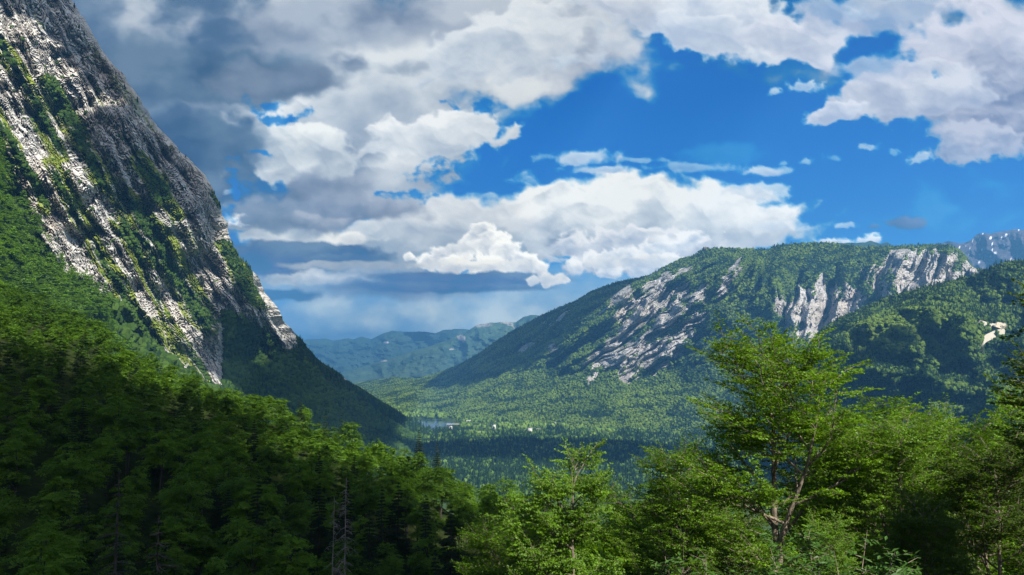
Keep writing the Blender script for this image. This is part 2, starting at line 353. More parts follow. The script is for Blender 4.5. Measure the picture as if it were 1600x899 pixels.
# --- far ranges
def far_range(name, label, pts, Dr, Db, mat, amp=1., rk=None, sn=None, x0=None, x1=None, sd=0, step=2.2, back=True):
    a = np.array(pts, float); X = np.arange(x0 or a[0, 0], x1 or a[-1, 0], step); ry = np.interp(X, a[:, 0], a[:, 1])
    ry = ry+fbm(X/14, X*0, 4, sd+3)*1.0
    by = HOR+F*(-FLOOR+20)/Db
    u = np.linspace(0, 1, 90)[:, None]; XX = X[None]+0*u
    prof = u**1.15
    yy = by+(ry-by)*prof
    DD = Db+(Dr-Db)*u
    rg = np.abs(n2(XX/46+.4*fbm(XX/60, yy/40, 3, sd), yy/70+u*1.2, sd+1))*2-.6
    e = np.clip(u*4, 0, 1)*np.clip((1-u)*7, 0, 1)
    DD = DD+(rg*620+fbm(XX/18, yy/12, 4, sd+7)*260)*amp*e
    P = U(XX, yy, DD)
    Bk = []
    for i in range(1, 4):
        q = P[-1].copy(); q[:, 1] += 350*i; q[:, 0] *= q[:, 1]/P[-1][:, 1]; q[:, 2] -= 220*i; Bk.append(q)
    Q = np.concatenate([P, np.array(Bk)], 0); Nn = normals(P)
    r = np.zeros(Q.shape[:2]); s_ = np.zeros(Q.shape[:2])
    if rk is not None: r[:len(u)] = np.clip(rk(XX, yy, u, Nn), 0, 1)
    if sn is not None: s_[:len(u)] = np.clip(sn(XX, yy, u, Nn), 0, 1)
    add(name, mesh(name, Q.reshape(-1, 3), gridf(*Q.shape[:2]), mat, {'rock': ('POINT', r.ravel()), 'snow': ('POINT', s_.ravel())}), kind='structure', label=label)
far_range('far_mountains', 'hazy blue ridge closing the valley on the left', [(380, 542), (440, 536), (480, 531), (500, 530), (510, 529), (520, 532.5), (545, 529), (552, 530), (565, 526), (580, 530), (600, 521), (612, 517), (640, 519), (655, 518), (680, 520.5), (695, 516), (715, 514), (733, 515), (800, 530), (900, 545)], 14800, 12200, M_range, 1., lambda x, y, u, n: patch(x, y, 603, 535, 9, 4)*.8+patch(x, y, 545, 560, 22, 7)*.3+fbm(x/12, y/8, 4, 3)*.35-.1, sd=100)
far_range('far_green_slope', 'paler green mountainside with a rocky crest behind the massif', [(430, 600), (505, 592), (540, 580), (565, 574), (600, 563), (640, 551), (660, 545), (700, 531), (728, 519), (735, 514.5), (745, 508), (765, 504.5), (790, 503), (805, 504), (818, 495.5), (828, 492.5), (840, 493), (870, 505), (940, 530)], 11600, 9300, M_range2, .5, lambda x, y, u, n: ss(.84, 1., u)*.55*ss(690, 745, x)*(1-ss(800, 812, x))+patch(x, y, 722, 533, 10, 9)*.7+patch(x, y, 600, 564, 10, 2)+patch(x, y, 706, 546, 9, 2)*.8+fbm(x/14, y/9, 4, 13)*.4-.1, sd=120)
far_range('peak_range', 'dark pair of summits just over the plateau edge', [(1180, 395), (1240, 386), (1293, 381), (1330, 379.5), (1350, 379), (1360, 376.5), (1368, 379.5), (1376, 381), (1387, 378.5), (1393, 383), (1420, 388), (1500, 396)], 8200, 7200, M_range, .5, sd=140)
far_range('snow_mountain', 'high rocky mountain with thin snow patches at the right edge', [(1400, 395), (1440, 386), (1455, 382), (1470, 380), (1483, 377), (1492, 378.5), (1500, 381), (1512, 378), (1518, 375), (1524, 368), (1530, 365), (1540, 364.5), (1550, 365), (1558, 363), (1572, 361), (1586, 358), (1592, 358.5), (1600, 360), (1680, 352), (1800, 370), (1950, 380)], 9800, 7600, M_snow, .9,
          lambda x, y, u, n: .15+.9*ss(.45, .95, u)+fbm(x/12, y/8, 4, 23)*.5, lambda x, y, u, n: ss(.62, .75, fbm(x/9+y/14, y/3.5-x/20, 4, 29)+ss(.6, .9, u)*.06-.05), sd=160, step=1.6)

# --- the near cliff on the left
sil = [(-320, -95), (-200, -30), (-100, 40), (0, 112), (40, 138), (80, 160), (115, 190), (150, 215), (185, 238), (215, 262), (240, 285), (262, 310), (280, 325), (300, 336), (330, 346), (355, 355), (385, 363), (410, 383), (430, 400), (460, 418), (495, 440), (520, 460), (545, 482), (572, 512), (597, 547), (615, 577), (635, 610), (655, 640), (670, 668), (690, 705), (720, 760)]
PYr = np.arange(-320, 720, 1.55); xs = np.interp(PYr, *np.array(sil).T)+fbm(PYr/26, PYr*0+3, 4, 199)*5
Ds = pl(PYr, (-320, 1500), (0, 1480), (300, 1560), (385, 1700), (495, 2100), (545, 2500), (597, 3000), (635, 3450), (670, 3760), (720, 4000))
w = np.linspace(0, 1, 620)[None, :]**.8; X0 = -420.
CX = X0+(xs[:, None]-X0)*w; CY = PYr[:, None]+0*w
D0 = 430.
pw = np.interp(PYr, [-320, 0, 300, 450, 550, 650, 720], [1.15, 1.2, 1.35, 2.1, 2.9, 4.2, 5.])[:, None]
CD = D0+(Ds[:, None]-D0)*w**pw
c = CX-.56*(CY-300)+10*fbm(CX/60, CY/90, 3, 201)
sc_ = CD/1000.
ribs = np.abs(n2(c/38, CY/300, 211))*1.7+.6*np.abs(n2(c/17, CY/160, 213))
step_ = ((c/29+.5*n2(c/60, CY/120, 215)) % 1)
fold = np.where(step_ < .3, step_/.3, (1-step_)/.7)
strata = ((CX*.45+CY*.9+12*fbm(CX/40, CY/40, 3, 217))/7.5) % 1
bed = ((CX*.8-CY*.62+6*fbm(CX/30, CY/30, 3, 219))/11.) % 1
forestlow = ss(-10, 14, CY-(484+(CX-355)*.66)+8*fbm(CX/25, CY/25, 3, 221))*ss(335, 362, CX)
lowleft = ss(-8, 16, CY-np.interp(CX, [-420, 0, 20, 45, 75, 110, 150, 185, 215, 262, 300, 420], [40, 205, 260, 330, 392, 425, 446, 480, 522, 560, 590, 640])+14*fbm(CX/22, CY/22, 3, 223))
calm = np.clip(1-np.maximum(forestlow, lowleft*.8), .12, 1)
edge = np.clip((1-w)*22, .1, 1)
rough = np.clip(.75+1.1*fbm(CX/60, CY/80, 3, 229), .25, 1.5)
slab = np.floor(fbm(c/30, CY/45, 3, 245)*6+((CX*.45+CY*.9)/26.))*1.; slab = slab-((fbm(c/30, CY/45, 3, 245)*6+((CX*.45+CY*.9)/26.)))
dD = (-ribs*24*.8*sc_*rough+fold*18*sc_*(1.6-rough)+slab*16*sc_+(strata-.5)*4*sc_+(bed-.5)*4*sc_+(fbm(c/12, CY/70, 3, 225)*9+fbm(CX/14, CY/14, 4, 226)*5)*sc_)*calm*edge+fbm(CX/110, CY/110, 4, 227)*70*sc_*edge
PC = U(CX, CY, CD+dD)
zz = PC[..., 2]
PC[..., 2] = np.maximum(zz, FLOOR-12)
Bk = []
for i in range(1, 8):
    d_ = 70.*i*(Ds/1500)
    q = PC[:, -1].copy(); q[:, 0] += -d_*.55; q[:, 1] += d_*1.0; q[:, 2] -= 6*i*i; Bk.append(q[:, None])
PCm = np.concatenate([PC]+Bk, 1); NC = normals(PC)
cc2 = CX-.60*(CY-300)
ribbon = fbm(cc2/26, CY/220, 3, 231)+.30*fbm(CX/18, CY/24, 3, 233)
ribbon2 = fbm(cc2/60, CY/300, 3, 235)
# traced green gullies running down to the right: (c position, half width, from y, to y)
gr = 0*CX
for (c_, hw, y0, y1) in ((-62, 12, 150, 330), (62, 11, 90, 330), (100, 14, 250, 560), (134, 12, 40, 250), (176, 16, 120, 420), (200, 24, 300, 520), (150, 10, 350, 600), (20, 9, 120, 260), (250, 18, 240, 330), (300, 14, 380, 480), (345, 15, 300, 340)):
    cn = (CX-.58*(CY-300)) if c_ < 400 else CX
    gr = np.maximum(gr, np.exp(-((cn-c_+10*n2(CY/60, CX/60, 239+int(c_)))/hw)**2)*ss(y0-25, y0+25, CY)*(1-ss(y1-25, y1+25, CY)))
rockC = 1.15-.9*gr+ribbon*.38-.30*np.clip(ribbon2, -.2, 1)-1.3*np.maximum(forestlow, lowleft)-.9*patch(CX, CY, 368, 400, 34, 18, .7)-.30*ss(-26, -4, CX-xs[:, None])*1.
rockC -= .25*patch(CX, CY, 150, 80, 90, 60)+.3*patch(CX, CY, 250, 300, 60, 60)
rockC = rockC-1.2*ss(450, 480, CX)
rockC = np.maximum(rockC, patch(CX, CY, 541, 590, 7, 5)*1.1)
rockC = np.maximum(rockC, patch(CX, CY, 350, 520, 16, 26, -.5)*.95*(CX > 300))
bareC = np.clip(.6-np.abs(gr-.5)*1.2, 0, 1)*1.1*(1-forestlow)+np.clip(ribbon*.8, 0, .5)*(CX < 330)
nb = len(Bk); exr = np.repeat(rockC[:, -1:], nb, 1)
add('cliff_mountain', mesh('cliff_mountain', PCm.reshape(-1, 3), gridf(*PCm.shape[:2]), M_cliff, {'rock': ('POINT', np.clip(np.concatenate([rockC, exr], 1), 0, 1).ravel()), 'bare': ('POINT', np.concatenate([bareC, exr*0], 1).ravel())}), kind='structure', label='steep pale limestone cliff with green gullies on the left')
keep('cliff', PC, NC, rockC, px=CX, py=CY, low=np.maximum(forestlow, lowleft), w=w+0*CX)

# --- the near hillside below the viewpoint
can = [(-900, 300), (-400, 330), (-100, 395), (0, 425), (60, 448), (100, 462), (160, 490), (200, 522), (250, 545), (290, 560), (330, 575), (380, 592), (430, 602), (470, 622), (520, 642), (560, 655), (600, 668), (650, 682), (700, 702), (750, 722), (800, 742), (850, 760), (900, 775), (1000, 790), (1300, 800), (1800, 800), (2600, 780)]
HGT = 17.5
def ridge_D(px): return pl(px, (-900, 600), (-400, 560), (0, 460), (250, 400), (430, 340), (560, 290), (650, 250), (750, 215), (850, 185), (1000, 160), (1300, 140), (1800, 140), (2600, 160))
def canopy_y(px): return spl(px, can)
def near_z(px, D):
    px = np.asarray(px, float); D = np.asarray(D, float); Dr = ridge_D(px)
    zr = (HOR-canopy_y(px))/F*Dr-HGT
    L = 1-ss(650, 1000, px)
    z15 = -9.*L-6.*(1-L); z40 = -27.*L-17.*(1-L); z80 = -39.*L-30.*(1-L)
    z = np.where(D < 15, -2.5+(z15+2.5)*D/15, np.where(D < 40, z15+(z40-z15)*(D-15)/25, z40+(z80-z40)*(D-40)/40))
    t_ = np.clip((D-80)/np.maximum(Dr-80, 1), 0, 1)
    zf = z80+(zr-z80)*(t_**1.12)
    z = np.where(D > 80, zf, z)
    over = np.maximum(D-Dr, 0); z = z-np.where(over > 0, .10*over+.0035*over**2, 0)
    return np.maximum(z, FLOOR-10)
def near_pt(px, D):
    a = (px-800)/F; x = a*D
    z = near_z(px, D)+fbm(x/28, D/28, 4, 301)*2.2*np.clip(D/60, .2, 1)
    return np.stack([x+0*D, D+0*x, z], -1)
gx = np.linspace(-1500, 3000, 330); gd = np.concatenate([[-30, -5, 1], np.geomspace(3, 900, 190)])
GX, GD = np.meshgrid(gx, gd); PN = near_pt(GX, np.maximum(GD, .5))
PN[:3, :, 1] = gd[:3, None]; PN[:3, :, 0] = (gx-800)[None]/F*12; PN[:3, :, 2] = -2.4
add('hillside_ground', mesh('hillside_ground', PN.reshape(-1, 3), gridf(*GX.shape), M_soil, {'rock': ('POINT', np.zeros(GX.size))}, True), kind='structure', label='shaded forest floor of the near hillside')

HAZE = 4.9e-5
# --- haze: even air from the viewpoint out past the far ranges
import bmesh
def box_mesh(name, lo, hi, m=None):
    bm = bmesh.new(); bmesh.ops.create_cube(bm, size=1)
    for v in bm.verts: v.co = [lo[i]+(v.co[i]+.5)*(hi[i]-lo[i]) for i in range(3)]
    me = bpy.data.meshes.new(name); bm.to_mesh(me); bm.free()
    if m: me.materials.append(m)
    return me
hm = bpy.data.materials.new('air'); hm.use_nodes = True; ht = hm.node_tree; ht.nodes.clear()
ho = ht.nodes.new('ShaderNodeOutputMaterial'); hv = ht.nodes.new('ShaderNodeVolumePrincipled'); ht.links.new(hv.outputs[0], ho.inputs['Volume'])
hv.inputs['Color'].default_value = (.16, .50, 1., 1); hv.inputs['Density'].default_value = HAZE; hv.inputs['Anisotropy'].default_value = .1
add('haze', box_mesh('haze', (-16000, -400, -420), (16000, 18200, 1800), hm), kind='stuff', label='thin blue haze filling the valley')
SKY_GAIN = 1/2**EXPO
SHADOWS = []
# unseen clouds added to shade chosen spots: (point shaded, cloud height, radius across, radius along, thickness, turn, seed)
SHADOWS = []
def shade(px, py, Y, rx, ry, rot=0, z=1500): SHADOWS.append((tuple(U(px, py, Y)), z, rx, ry, None, rot, len(SHADOWS)+1))
shade(190, 700, 130, 88, 70, 0)             # lower left forest
shade(430, 780, 110, 55, 52, 0)
shade(60, 610, 230, 70, 70, 0)
shade(290, 680, 180, 62, 36, -.5)
shade(280, 180, 1420, 130, 330, .2, 2600)   # upper right of the cliff
shade(110, 10, 1400, 190, 240, 0, 2600)
shade(560, 625, 2900, 210, 1600, .08, 2600)   # wooded foot of the cliff
shade(400, 560, 1800, 110, 260, .2, 2600)
shade(800, 545, 6200, 480, 900, .2, 3600)   # left flank of the massif
shade(860, 702, 2850, 520, 330, 0, 3000)    # dark woods in the valley
shade(1290, 610, 2100, 90, 90, .5, 2600)    # lower part of the wooded hill
# ------------------------------------------------------------------ sky dome with its clouds
# type, (cx,cy,rx,ry,rot), density bias, top colour, bottom colour, edge noise scale px, edge noise amp, softness
CL=(.93,.93,.96); 
def puffs():
    W=(235,236,243);L=(205,210,222);M=(160,172,195);G=(118,134,160);D=(82,104,138);B=(58,98,145)
    P=[]
    def a(kind,c,e,light,dark,sc=60,am=.6,so=.35,op=1.,lw=.5):
        light=(light[0]-3,light[1]+2,light[2]-2);dark=(dark[0]-4,dark[1]+3,dark[2])
        P.append((kind,c,e,light,dark,sc,am,so,op,lw))
    # --- low grey blue veil above the far hills
    a('s',(560,500,520,110),0,(172,192,214),(118,154,194),160,.4,.8,1.)
    a('s',(900,480,330,90),0,(178,196,216),(130,164,200),160,.3,.8,.9)
    a('s',(520,525,260,20),0,(96,142,188),(74,126,180),120,.3,.8,.7)
    # --- wide bright deck in the middle, flat based
    a('c',(900,345,330,66),0,(240,240,244),(138,154,182),70,.45,.16)
    a('c',(620,385,260,55),0,(215,218,228),(150,166,190),70,.5,.2)
    a('c',(1120,350,118,55),0,(240,240,246),(165,178,202),50,.5,.16)
    a('c',(1040,350,170,60),0,(236,237,243),(158,172,196),60,.4,.2)
    a('c',(700,330,150,45),0,(225,226,234),(160,172,195),60,.5,.25)
    a('c',(1180,300,60,16),0,(236,238,246),(190,200,220),30,.7,.3,.8)
    a('c',(1215,352,60,9),0,(230,234,245),(180,195,225),30,.7,.5,.6)
    # dark flat bases
    a('s',(470,405,150,28),0,(95,122,160),(62,100,146),60,.5,.3,.95)
    a('c',(430,345,95,25),0,(240,236,236),(190,190,200),40,.6,.2)
    a('c',(480,372,120,16),0,(238,236,238),(180,185,200),40,.6,.2)
    a('s',(480,398,130,19),0,(92,118,155),(60,98,145),45,.6,.25,.95)
    a('c',(500,438,115,13),0,(236,234,238),(175,185,205),35,.6,.25,.95)
    a('s',(600,452,190,20),0,(120,150,190),(85,120,165),60,.5,.6,.85)
    a('s',(590,425,120,14),0,(190,195,210),(120,145,180),45,.6,.4,.85)
    # towering bright cumulus
    a('c',(1000,400,160,40),0,(228,229,238),(150,166,196),30,.6,.13)
    def heap(x0,x1,yb,tops,li,dk,sc=20):
        for (x,y,r_) in tops: a('c',(x,y+r_*.9,r_*1.15,r_),0,li,dk,sc,.55,.19)
        a('c',((x0+x1)/2,yb-8,(x1-x0)/2,12),0,tuple(int(q*.95) for q in li),dk,sc,.6,.26)
    heap(880,1095,420,[(900,398,16),(925,388,18),(950,392,20),(980,388,18),(1010,380,18),(1040,374,20),(1066,366,16),(1085,362,13),(1000,400,22),(960,408,20),(1050,396,20)],(240,240,246),(172,186,212))
    heap(640,850,425,[(665,398,16),(690,385,20),(715,378,22),(735,362,22),(757,342,20),(770,360,26),(790,378,26),(815,392,22),(838,404,18),(700,402,20),(750,396,30),(640,392,8)],(252,250,250),(184,190,208))
    a('s',(730,436,160,11),0,(110,140,178),(72,110,156),44,.4,.25,1.)
    a('s',(700,450,190,9),0,(110,142,184),(66,106,152),50,.4,.4,.85)
    a('s',(560,415,120,9),0,(196,198,208),(150,162,184),36,.5,.3,.8)
    heap(820,890,444,[(832,430,10),(850,434,9),(872,428,9),(884,432,6)],(244,242,246),(180,190,210),14)
    a('s',(470,396,110,15),0,(112,140,174),(74,108,150),45,.6,.2,1.)
    a('s',(560,404,70,8),0,(118,144,178),(84,118,158),36,.6,.3,.9)
    a('s',(430,460,70,9),0,(70,120,170),(48,100,152),50,.5,.4,.8)
    # --- left overcast
    a('s',(100,150,420,330),0,(116,140,172),(68,98,138),140,.3,.35)
    a('s',(330,60,360,170),0,(136,156,184),(84,110,148),130,.4,.3)
    a('s',(420,-150,1300,230),0,(146,162,188),(94,118,154),140,.4,.3)
    a('s',(560,70,300,130),0,(196,201,216),(134,147,174),90,.5,.35)
    a('s',(800,60,230,90),0,(214,216,228),(160,170,195),90,.5,.3)
    a('s',(600,150,190,70),0,(222,224,232),(165,175,196),80,.6,.3)
    # central cumulus pile
    a('c',(560,230,200,95),0,(228,229,237),(142,156,182),70,.5,.22)
    a('s',(640,170,160,60),0,(214,217,227),(160,171,194),60,.5,.4)
    a('c',(700,212,112,42,-.12),0,(238,238,244),(175,185,206),50,.6,.12)
    a('c',(470,250,90,70),0,(240,240,244),(165,175,195),50,.6,.13)
    a('s',(520,312,110,40),0,(150,162,188),(92,112,146),50,.7,.3,.95)
    a('s',(425,335,60,28),0,(150,164,190),(95,118,152),40,.7,.35,.9)
    a('s',(480,345,75,12),0,(170,178,198),(112,130,160),30,.7,.3,.85)
    a('s',(640,285,70,25),0,(200,206,220),(150,164,190),40,.6,.4,.7)
    # dark slabs upper left
    a('s',(300,110,220,48,.03),0,(106,130,162),(70,98,136),90,.5,.35,.95)
    a('s',(430,120,110,30),0,(125,140,168),(82,102,136),60,.6,.4,.9)
    a('s',(340,225,110,45),0,(104,130,162),(70,100,140),70,.5,.4,.95)
    a('s',(560,30,260,38,-.05),0,(165,175,197),(118,132,162),90,.5,.5,.75)
    a('s',(760,20,200,26),0,(195,200,215),(145,156,182),90,.5,.5,.6)
    a('s',(550,98,22,14),0,(130,144,172),(100,118,150),20,.6,.5,.7)
    a('s',(640,108,60,14),0,(160,172,194),(125,140,168),35,.7,.5,.6)
    # upper band running right
    a('c',(800,70,180,62,-.25),0,(226,228,237),(178,187,208),60,.6,.18)
    a('c',(1080,20,200,48,.1),0,(226,228,240),(180,188,212),60,.5,.16)
    a('c',(1120,55,95,42,.2),0,(226,228,240),(180,190,215),45,.6,.16)
    a('c',(1195,75,40,32,.2),0,(220,224,238),(176,188,216),36,.6,.2)
    a('c',(1265,62,105,46),0,(226,226,240),(178,186,212),45,.6,.18)
    a('c',(1380,20,180,40),0,(200,205,225),(160,172,205),60,.6,.3,.85)
    # right hand cloud
    a('c',(1700,60,220,150),0,(196,200,218),(128,142,172),80,.5,.3)
    a('c',(1540,70,120,70),0,(214,214,232),(165,172,200),60,.5,.2)
    a('c',(1560,160,150,100),0,(200,202,222),(118,132,170),60,.55,.2)
    a('c',(1420,150,125,50,-.15),0,(214,216,232),(160,170,200),40,.6,.16)
    a('c',(1310,178,52,17,-.2),0,(222,224,240),(170,182,212),26,.55,.16)
    a('c',(1370,108,90,30,.1),0,(206,210,230),(160,172,206),40,.7,.35,.8)
    a('c',(1520,230,95,36),0,(192,196,218),(130,146,185),36,.6,.2,.95)
    a('c',(1442,248,26,14),0,(214,220,238),(160,175,210),20,.7,.3,.8)
    # small scraps
    def scrap(x,y,rx,ry,op=.75,sc=22,col=(222,228,242)): a('c',(x,y,rx,ry,0),0,col,(170,188,220),sc,.9,.45,op)
    scrap(905,247,70,12,.9,30);scrap(930,266,55,9,.85,24);scrap(1000,252,55,6,.6,30);scrap(1080,262,90,9,.6,34)
    scrap(1200,268,36,9,.9,22);scrap(1222,256,10,6,.5);scrap(1208,145,14,8,.8,14);scrap(1262,136,40,11,.85,20)
    scrap(1355,229,22,7,.8,16);scrap(1395,236,12,7,.5,12);scrap(1258,251,13,6,.6,12);scrap(1300,247,15,6,.45,12)
    scrap(1323,351,22,6,.75,16);scrap(1370,372,15,11,1,14,(245,246,250));scrap(1260,356,14,5,.5,12)
    scrap(1310,376,70,6,1,20,(242,243,248));scrap(1130,240,80,20,.18,40);scrap(1480,320,120,40,.16,70)
    a('s',(1417,348,30,11),0,(110,140,185),(84,118,165),20,.5,.4,.95);a('s',(1367,353,9,4),0,(110,140,185),(84,118,165),10,.5,.5,.7)
    scrap(960,60,50,40,.25,20);scrap(905,95,60,18,.6,26);scrap(1335,20,40,22,.6,26)
    scrap(370,344,22,14,1,20,(240,238,242));scrap(358,300,16,6,.6,12)
    return P
# holes of open blue: (cx,cy,rx,ry)
HOLES=[(405,165,32,16),(440,186,40,11),(478,180,20,13),(412,235,26,7),(366,300,26,40),(600,296,22,5),(705,158,18,8),(760,165,22,22),(640,300,60,9),(690,275,70,18),(730,256,60,16)]
def sky_rgb(px,py):
    st=px[0,1]-px[0,0]
    t=np.clip((py+80)/640.,0,1)[...,None]
    c0=np.array((6,98,180.));c1=np.array((28,126,204.));c2=np.array((104,164,214.));
    sky=np.where(t<.5,c0+(c1-c0)*t/.5,c1+(c2-c1)*(np.clip((t-.5)/.5,0,1))**1.2)
    sky=sky+((px[...,None]-900)/700)*np.array((0,3,0.))
    out=sky.copy()
    wx=fbm(px/180,py/130,3,71)*26;wy=fbm(px/180,py/130,3,91)*18
    fx=fbm(px/34,py/30,4,171)*9;fy=fbm(px/34,py/30,4,191)*8
    X=px+wx*.6+fx;Y=py+wy*.6+fy
    x1=px+fx*.5;y1=py+fy*.5
    Bf={};Ff={}
    for q in (16,30,52,90):
        Bf[q]=billow(x1/q/1.3,y1/q,4 if q<40 else 5,q,.42)
        Ff[q]=fbm(x1/q/1.5,y1/q,4 if q<40 else 5,q+5,.5)
    def near(sc):
        return min(Bf,key=lambda q:abs(np.log(q/sc)))
    G={}
    for q in Bf:
        gy,gx=np.gradient(billow(x1/q/1.3,y1/q,2,q,.35),st)
        gy=np.tanh(gy*q*.6)/q/.6;gx=np.tanh(gx*q*.6)/q/.6
        G[q]=(gy*.9-gx*.35)*q      # bright where thickness grows downwards: lit from above right
    for k,(kind,c,e,li,dk,sc,am,so,op,lw) in enumerate(puffs()):
        cx,cy,rx,ry=c[:4];ro=c[4] if len(c)>4 else 0
        m=2.2
        ex=rx*m+50;ey=ry*m+50+rx*abs(ro)
        i0=int(np.clip((cx-ex-px[0,0])/st,0,px.shape[1]));i1=int(np.clip((cx+ex-px[0,0])/st,0,px.shape[1]))
        j0=int(np.clip((cy-ey-py[0,0])/st,0,px.shape[0]));j1=int(np.clip((cy+ey-py[0,0])/st,0,px.shape[0]))
        if i1-i0<2 or j1-j0<2: continue
        S=(slice(j0,j1),slice(i0,i1))
        wk=min(1.,.25+ry/55.)
        dx=px[S]-cx+(X[S]-px[S])*wk;dy=py[S]-cy+(Y[S]-py[S])*wk
        u=(dx*np.cos(ro)+dy*np.sin(ro))/rx;v=(-dx*np.sin(ro)+dy*np.cos(ro))/ry
        q0=near(sc);q1=near(sc*2.2)
        if kind=='c':
            v=np.where(v>0,v*1.15,v)
            n=(Bf[q0][S]*1.3-.7)*.55+(Bf[q1][S]*1.3-.7)*.5
        else:
            n=Ff[q0][S]*.6+Ff[q1][S]*.6
        d=1-np.sqrt(u*u+v*v)+am*n+(.12 if kind=='c' else .22)
        so_=so*1.6
        al=ss(0,so_,d)*op
        if kind=='c':
            q=.50-v*.48+G[q0][S]*.10*lw+G[q1][S]*.16*lw+.60*Ff[near(sc*1.6)][S]+.22*Ff[near(sc*.6)][S]+.25*np.clip(1-d,0,1)-.1
        else:
            q=.5-v*.38+.75*Ff[q1][S]+.4*Ff[q0][S]
        q=np.clip(q,0,1)
        col=np.array(dk,float)+(np.array(li,float)-np.array(dk,float))*q[...,None]
        rim=((1-ss(0,so_*2.0,d))*.30*(kind=='c'))[...,None]
        col=col+(np.array(li,float)-col)*rim
        a_=al[...,None]
        out[S]=out[S]*(1-a_)+col*a_
    for k,(cx,cy,rx,ry) in enumerate(HOLES):
        d=1-np.hypot((X-cx)/rx,(Y-cy)/ry)+.8*Ff[16]+.5*Ff[30]
        a_=(ss(0,.9,d)*.8)[...,None]
        out=out*(1-a_)+sky*a_
    return np.clip(out,0,255)/255.
R_SKY = 45000.
gpx = np.arange(-560, 2160, 1.75); gpy = np.arange(-420, 660, 1.75)
GPX, GPY = np.meshgrid(gpx, gpy)
rgb = sky_rgb(GPX, GPY)
lin = np.where(rgb <= .04045, rgb/12.92, ((rgb+.055)/1.055)**2.4)*SKY_GAIN
dirs = U(GPX, GPY, np.ones_like(GPX)); dirs /= np.linalg.norm(dirs, axis=-1, keepdims=True)
Lh = np.minimum(1800/np.maximum(dirs[..., 2], .02), 18200/dirs[..., 1]); Tr_ = np.exp(-HAZE*Lh)[..., None]
lin = np.maximum((lin-np.array((.050, .155, .30))*.95*(1-Tr_))/Tr_, lin*.25)      # the sky as seen behind the haze
colr = np.concatenate([lin, np.ones(lin.shape[:2]+(1,))], -1).reshape(-1, 4)
t = NT('sky_glow'); at = t.attr('sky_colour').outputs['Color']
M_sky = t.finish(t.n('ShaderNodeEmission', {0: at, 1: 1.}).outputs[0]); M_sky.cycles.emission_sampling = 'NONE'
add('sky', mesh('sky', (dirs*R_SKY).reshape(-1, 3), gridf(*GPX.shape), M_sky, {'sky_colour': ('POINT', colr)}, True), kind='structure', label='blue sky with broken white and grey cloud')

# unseen clouds overhead and behind the viewpoint, added for their shadows on the slopes
# part transparent so the added shade keeps some sun
t = NT('shade_cloud_white'); M_shade_cloud = t.finish(t.n('ShaderNodeMixShader', {0: .26, 1: t.n('ShaderNodeBsdfDiffuse', {0: (.85, .86, .88, 1)}).outputs[0], 2: t.n('ShaderNodeBsdfTransparent').outputs[0]}).outputs[0])
cv, cf = [], []; cn = 0
def cloud(target, z, rx, ry, rz=None, rot=0, seed=0):
    """a lumpy cloud at height z whose shadow falls on target"""
    global cn
    t_ = np.array(target, float); k = (z-t_[2])/SD[2]; c_ = t_+SD*k
    n1, n2n = 40, 24
    th, ph = np.meshgrid(np.linspace(0, 2*np.pi, n1, endpoint=False), np.linspace(-np.pi/2, np.pi/2, n2n))
    d = np.stack([np.cos(ph)*np.cos(th), np.cos(ph)*np.sin(th), np.sin(ph)], -1)
    r = 1+.45*fbm(d[..., 0]*1.7+seed*9.1, d[..., 1]*1.7+d[..., 2]*1.3, 4, 400+seed)
    r = r*np.where(np.abs(d[..., 2]) > .999, 1., 1.)
    r[0] = 1; r[-1] = 1
    p = d*r[..., None]*np.array((rx, ry, rz or min(rx, ry)*.4))
    ca, sa = math.cos(rot), math.sin(rot)
    p = np.stack([p[..., 0]*ca-p[..., 1]*sa, p[..., 0]*sa+p[..., 1]*ca, np.maximum(p[..., 2], -.2*(rz or min(rx, ry)*.4))], -1)+c_
    i = np.arange(n1*n2n).reshape(n2n, n1)
    f = np.stack([i[:-1], np.roll(i[:-1], -1, 1), np.roll(i[1:], -1, 1), i[1:]], -1).reshape(-1, 4)
    cv.append(p.reshape(-1, 3)); cf.append(f+cn); cn += n1*n2n
for q in SHADOWS: cloud(*q)
if cv: add('clouds', mesh('clouds', np.concatenate(cv), np.concatenate(cf), M_shade_cloud, smooth=True), kind='stuff', label='unseen clouds overhead added to shade the slopes')
# ------------------------------------------------------------------ far woods: many small crowns merged into one mesh per slope
rng = np.random.default_rng(7)
def ico(sub):
    bm = bmesh.new(); bmesh.ops.create_icosphere(bm, subdivisions=sub, radius=1)
    bm.verts.ensure_lookup_table(); v = np.array([x.co[:] for x in bm.verts]); f = np.array([[q.index for q in p.verts] for p in bm.faces]); bm.free(); return v, f
def blob_proto(kind, seed):
    r = np.random.default_rng(seed)
    if kind == 'blob':                              # round leafy crown
        v, f = ico(1); v = v*(1+r.uniform(-.32, .32, (len(v), 1))); v[:, 2] = v[:, 2]*.62+.55; return v*np.array((.55, .55, .9)), f
    if kind == 'blob2':
        v, f = ico(2); n = 1+.55*np.abs(fbm(v[:, 0]*1.6+seed, v[:, 1]*1.6+v[:, 2]*1.9, 3, seed))+r.uniform(-.13, .13, len(v)); v = v*n[:, None]; v[:, 2] = v[:, 2]*.62+.5
        return v*np.array((.48, .48, .85)), f
    if kind == 'cone':
        V = []; Fc = []; k = 6; nl = 3
        for l in range(nl):
            z0 = l*.28; rr = .30*(1-l/nl*.75); b = len(V)
            for i in range(k):
                a = i/k*2*math.pi+l*.5; q = rr*r.uniform(.7, 1.2); V.append((q*math.cos(a), q*math.sin(a), z0+r.uniform(-.03, .05)))
            V.append((0, 0, min(1, z0+.5))); Fc += [(b+i, b+(i+1) % k, b+k) for i in range(k)]
        return np.array(V), np.array(Fc)
